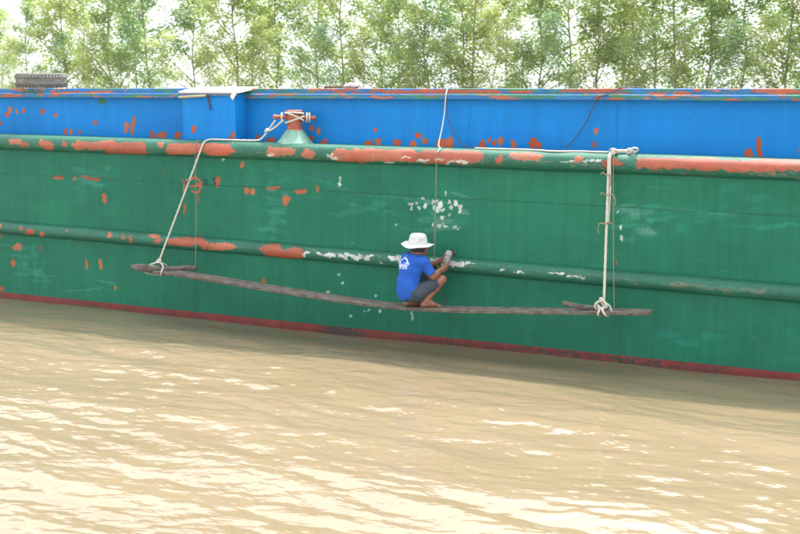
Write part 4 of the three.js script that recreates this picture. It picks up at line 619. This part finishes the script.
  mesh('brim', sheet(brimRows, (i, j) => [i / 12, j / 6]), cloth, hat);
  const ey = []; for (const [a, h] of [[1.1, 0.075], [1.45, 0.06]]) { const g = new THREE.TorusGeometry(0.006, 0.0022, 6, 12); g.rotateY(Math.PI / 2 - a); g.translate(Math.cos(a) * 0.112, h, Math.sin(a) * 0.101); ey.push(g); }
  for (const g of ey) mesh('eyelet', g, new THREE.MeshStandardMaterial({ color: srgb(120, 116, 108), roughness: 0.5, metalness: 0.6 }), hat);

  // ---- power tool held against the rail
  const tool = thing('power_grinder', 'dusty grey hand grinder held against the lower rail', 'power tool', V(foot.x, foot.y + 0.004, PZ)); tool.rotation.y = YAW;
  const dusty = (r, g, b) => new THREE.MeshStandardMaterial({ color: TONE, map: canvasTexture(64, 64, (c) => { c.fillStyle = '#888'; c.fillRect(0, 0, 64, 64); }, (u, v) => { const k = 0.7 + 0.6 * fbm(u * 8, v * 8, r, 3); return [r * k, g * k, b * k]; }), roughness: 0.8 });
  const m1 = dusty(150, 148, 138), m2 = dusty(176, 174, 168), m3 = dusty(70, 66, 62), qt = new THREE.Quaternion().setFromUnitVectors(V(0, 1, 0), tu);
  const part = (name, geo, m, off = V(0, 0, 0)) => { const o = mesh(name, geo.applyQuaternion(qt), m, tool); o.position.copy(ta).add(off); return o; };
  part('motor_body', new THREE.LatheGeometry([[0.001, -0.02], [0.026, -0.018], [0.034, 0], [0.036, 0.05], [0.036, 0.1], [0.04, 0.13], [0.044, 0.16], [0.044, 0.2], [0.038, 0.205], [0.001, 0.206]].map(([a, b]) => new THREE.Vector2(a, b)), 20), m1);
  part('gear_head', new THREE.LatheGeometry([[0.001, 0.2], [0.04, 0.204], [0.046, 0.22], [0.046, 0.25], [0.036, 0.275], [0.012, 0.28], [0.001, 0.281]].map(([a, b]) => new THREE.Vector2(a, b)), 20), m2);
  const dirW = V(0.62, 0.05, -0.6).normalize(), hd = ta.clone().addScaledVector(tu, 0.24);
  mesh('spindle', bar(hd, hd.clone().addScaledVector(dirW, 0.062), 0.018, 0.014, 14), m3, tool);
  mesh('cup_wheel', (() => { const g = new THREE.LatheGeometry([[0.001, 0], [0.03, 0.001], [0.046, 0.012], [0.048, 0.03], [0.038, 0.03], [0.034, 0.014], [0.001, 0.012]].map(([a, b]) => new THREE.Vector2(a, b)), 24); g.applyQuaternion(new THREE.Quaternion().setFromUnitVectors(V(0, 1, 0), dirW)); const c = hd.clone().addScaledVector(dirW, 0.05); return g.translate(c.x, c.y, c.z); })(), m3, tool);
  const gd = ta.clone().addScaledVector(tu, 0.235);
  mesh('guard', (() => { const g = new THREE.TorusGeometry(0.05, 0.007, 8, 20, Math.PI); g.applyQuaternion(new THREE.Quaternion().setFromUnitVectors(V(0, 0, 1), dirW)); const c = gd.clone().addScaledVector(dirW, 0.048); return g.translate(c.x, c.y, c.z); })(), m3, tool);
}

// ================================================================ TREES ON THE FAR BANK
{
  const bark = new THREE.MeshStandardMaterial({ map: canvasTexture(64, 256, (c) => { c.fillStyle = '#7d7468'; c.fillRect(0, 0, 64, 256); }, (u, v) => { const k = 0.7 + 0.6 * fbm(u * 8, v * 30, 5, 3); return [150 * k, 140 * k, 124 * k]; }), roughness: 0.95 });
  const leafMats = [[0.3, 0.41, 0.12], [0.36, 0.44, 0.11], [0.23, 0.38, 0.15]].map((c) => new THREE.MeshPhysicalMaterial({ color: new THREE.Color().setRGB(...c), roughness: 0.85, transmission: 0.68, thickness: 0, vertexColors: true, side: THREE.DoubleSide }));
  function limbGeo(pts, r0, r1, sides) { const c = new THREE.CatmullRomCurve3(pts), n = Math.max(4, pts.length * 2), rows = [], fr = c.computeFrenetFrames(n); for (let i = 0; i <= n; i++) { const p = c.getPointAt(i / n), r = mix(r0, r1, i / n), row = []; for (let j = 0; j <= sides; j++) { const a = j / sides * 6.28318; row.push(p.clone().addScaledVector(fr.normals[i], Math.cos(a) * r).addScaledVector(fr.binormals[i], Math.sin(a) * r)); } rows.push(row); } return sheet(rows, (i, j) => [j / sides, i / n * 4]); }
  function makeTree(seed, H, spread, leaves) {
    const R = rng(seed), G = () => (R() + R() + R() - 1.5) / 0.75, root = new THREE.Group(), woods = [], tips = [];
    const trunk = []; let x = 0, z = 0; for (let i = 0; i <= 8; i++) { trunk.push(V(x, H * i / 8 - (i ? 0 : 0.3), z)); x += G() * 0.13; z += G() * 0.13; }
    const tc = new THREE.CatmullRomCurve3(trunk);
    const stem = mesh('trunk', limbGeo(trunk, 0.03 + H * 0.002, 0.008, 8), bark, root);
    const limbs = 30 + Math.floor(R() * 6);
    for (let i = 0; i < limbs; i++) {
      const t = 0.16 + 0.82 * Math.pow((i + R()) / limbs, 0.9), b = tc.getPointAt(Math.min(0.99, t)), a = R() * 6.283, L = spread * (0.5 + 0.7 * R()) * (1.25 - 0.85 * t), el = 0.35 + 0.55 * R(), d = V(Math.cos(a) * Math.cos(el), Math.sin(el), Math.sin(a) * Math.cos(el));
      const m = b.clone().addScaledVector(d, L * 0.5).add(V(G() * 0.1, -0.03, G() * 0.1)), e = b.clone().addScaledVector(d, L).add(V(G() * 0.15, 0.12 * L, G() * 0.15));
      woods.push(limbGeo([b, m, e], 0.012 + 0.024 * (1 - t), 0.006, 5));
      for (let k = 0; k < 5; k++) { const s = 0.3 + 0.7 * R(), p = s < 0.5 ? b.clone().lerp(m, s * 2) : m.clone().lerp(e, (s - 0.5) * 2), q = p.clone().add(V(G() * 0.35, 0.06 + G() * 0.24, G() * 0.35)); woods.push(limbGeo([p, p.clone().lerp(q, 0.5).add(V(0, 0.03, 0)), q], 0.007, 0.003, 3)); tips.push([q, 0.2 + 0.22 * R()]); }
      tips.push([e, 0.22 + 0.2 * R()]);
    }
    for (let k = 0; k < 6; k++) tips.push([tc.getPointAt(0.9 + 0.1 * R()).add(V(G() * 0.15, G() * 0.1, G() * 0.15)), 0.22]);
    mesh('branches', merge(woods), bark, stem);
    const pos = [], col = [], n = leaves, u = V(0, 0, 0), w = V(0, 0, 0), nn = V(0, 0, 0);
    for (let i = 0; i < n; i++) {
      const [c, r] = tips[Math.floor(R() * tips.length)], p = V(c.x + G() * r, c.y + G() * r * 0.8, c.z + G() * r);
      nn.set(G(), 0.9 + 0.7 * R(), G()).normalize(); u.set(G(), G() - 0.6, G()).cross(nn).normalize(); w.crossVectors(nn, u);
      const l = 0.068 * (0.65 + 0.7 * R()), ww = l * 0.52, tone = 0.92 + 0.5 * R(), yel = R();
      const A = p.clone().addScaledVector(u, -l), B = p.clone().addScaledVector(w, ww).addScaledVector(nn, -0.012), D = p.clone().addScaledVector(w, -ww).addScaledVector(nn, -0.012), E = p.clone().addScaledVector(u, l).addScaledVector(nn, -0.015);
      for (const q of [A, B, E, A, E, D]) { pos.push(q.x, q.y, q.z); col.push(tone * (0.85 + 0.4 * yel), tone, tone * (1.1 - 0.4 * yel)); }
    }
    const g = new THREE.BufferGeometry(); g.setAttribute('position', new THREE.Float32BufferAttribute(pos, 3)); g.setAttribute('color', new THREE.Float32BufferAttribute(col, 3)); g.computeVertexNormals();
    mesh('crown', g, leafMats[seed % 3], root);
    return root;
  }
  const kinds = [makeTree(90, 9.2, 1.95, 11500), makeTree(91, 10.2, 2.1, 12500), makeTree(92, 9.6, 1.9, 11500), makeTree(93, 8.6, 1.8, 10000), makeTree(94, 10.6, 2.05, 12500), makeTree(96, 9.8, 2.0, 12000), makeTree(97, 9.4, 2.1, 5200), makeTree(99, 9.0, 2.2, 5600), makeTree(101, 9.6, 2.0, 5000)];
  const spots = [[8, -31, 3, 0.74], [33, -28, 3, 0.86], [72, -27, 4, 0.98], [92, -32, 1, 1.0], [112, -27, 0, 1.06], [140, -31, 5, 1], [158, -28, 2, 1.02], [194, -29, 0, 1.0], [240, -27, 1, 1.02], [256, -32, 4, 1.05], [284, -28, 5, 1.02], [318, -30, 2, 1.05], [345, -27, 1, 1.0], [378, -31, 0, 1.05], [402, -28, 3, 0.9], [432, -27, 2, 1.05], [462, -30, 5, 1.05], [474, -27, 4, 0.95], [506, -31, 3, 0.82], [541, -28, 0, 0.98], [568, -31, 1, 1.05], [596, -27, 5, 0.95], [622, -30, 4, 1.02], [650, -27, 1, 0.98], [676, -31, 2, 1.05], [706, -28, 0, 0.98], [742, -29, 5, 1.0], [776, -27, 4, 0.98], [800, -31, 2, 1.05], [840, -28, 1, 1], [880, -29, 0, 1], [-40, -28, 2, 1], [-90, -29, 5, 1]];
  const RR = rng(4);
  for (const [px, z, k, s] of spots) {
    const o = kinds[k].clone(); o.name = numbered('slender_tree');
    const b = P(px, 200, z); o.position.set(b.x, 0.95, z); o.rotation.y = RR() * 6.283; o.scale.set(s, s * (0.95 + 0.1 * RR()), s);
    o.userData = { label: ['slender fresh green leafy tree on the bank behind the barge', 'slender yellowish leafy tree on the bank behind the barge', 'slender cooler green leafy tree on the bank behind the barge'][[0, 1, 2, 0, 1, 0][k]], category: 'tree', group: ['fresh green trees along the far bank', 'yellowish trees along the far bank', 'cooler green trees along the far bank'][[0, 1, 2, 0, 1, 0][k]] };
    scene.add(o);
  }
  for (const [px, z, k, s] of [[20, -25.5, 3, 0.5], [60, -26, 5, 0.5], [98, -25.5, 3, 0.52], [128, -26, 1, 0.46], [172, -25.5, 3, 0.5], [215, -26, 0, 0.5], [262, -25.5, 3, 0.54], [300, -26, 1, 0.48], [335, -25.5, 5, 0.5], [365, -26, 3, 0.52], [415, -25.5, 3, 0.58], [450, -26, 1, 0.52], [490, -25.5, 3, 0.56], [520, -26, 1, 0.5], [560, -25.5, 5, 0.52], [590, -26, 3, 0.55], [632, -25.5, 1, 0.5], [668, -26, 3, 0.5], [725, -25.5, 5, 0.48], [762, -26, 3, 0.5], [812, -26, 1, 0.5]]) {
    const o = kinds[6 + k % 3].clone(); o.name = numbered('young_tree');
    const b = P(px, 200, z); o.position.set(b.x, 0.8, z); o.rotation.y = RR() * 6.283; o.scale.set(s * 1.25, s, s * 1.25);
    o.userData = { label: 'low bushy young tree at the foot of the taller trees', category: 'tree', group: 'young trees at the edge of the far bank' };
    scene.add(o);
  }
}
// humid air that pales the far bank
scene.fog = new THREE.FogExp2(new THREE.Color(1, 1, 0.98), 0.0002);


renderer.render(scene, camera);
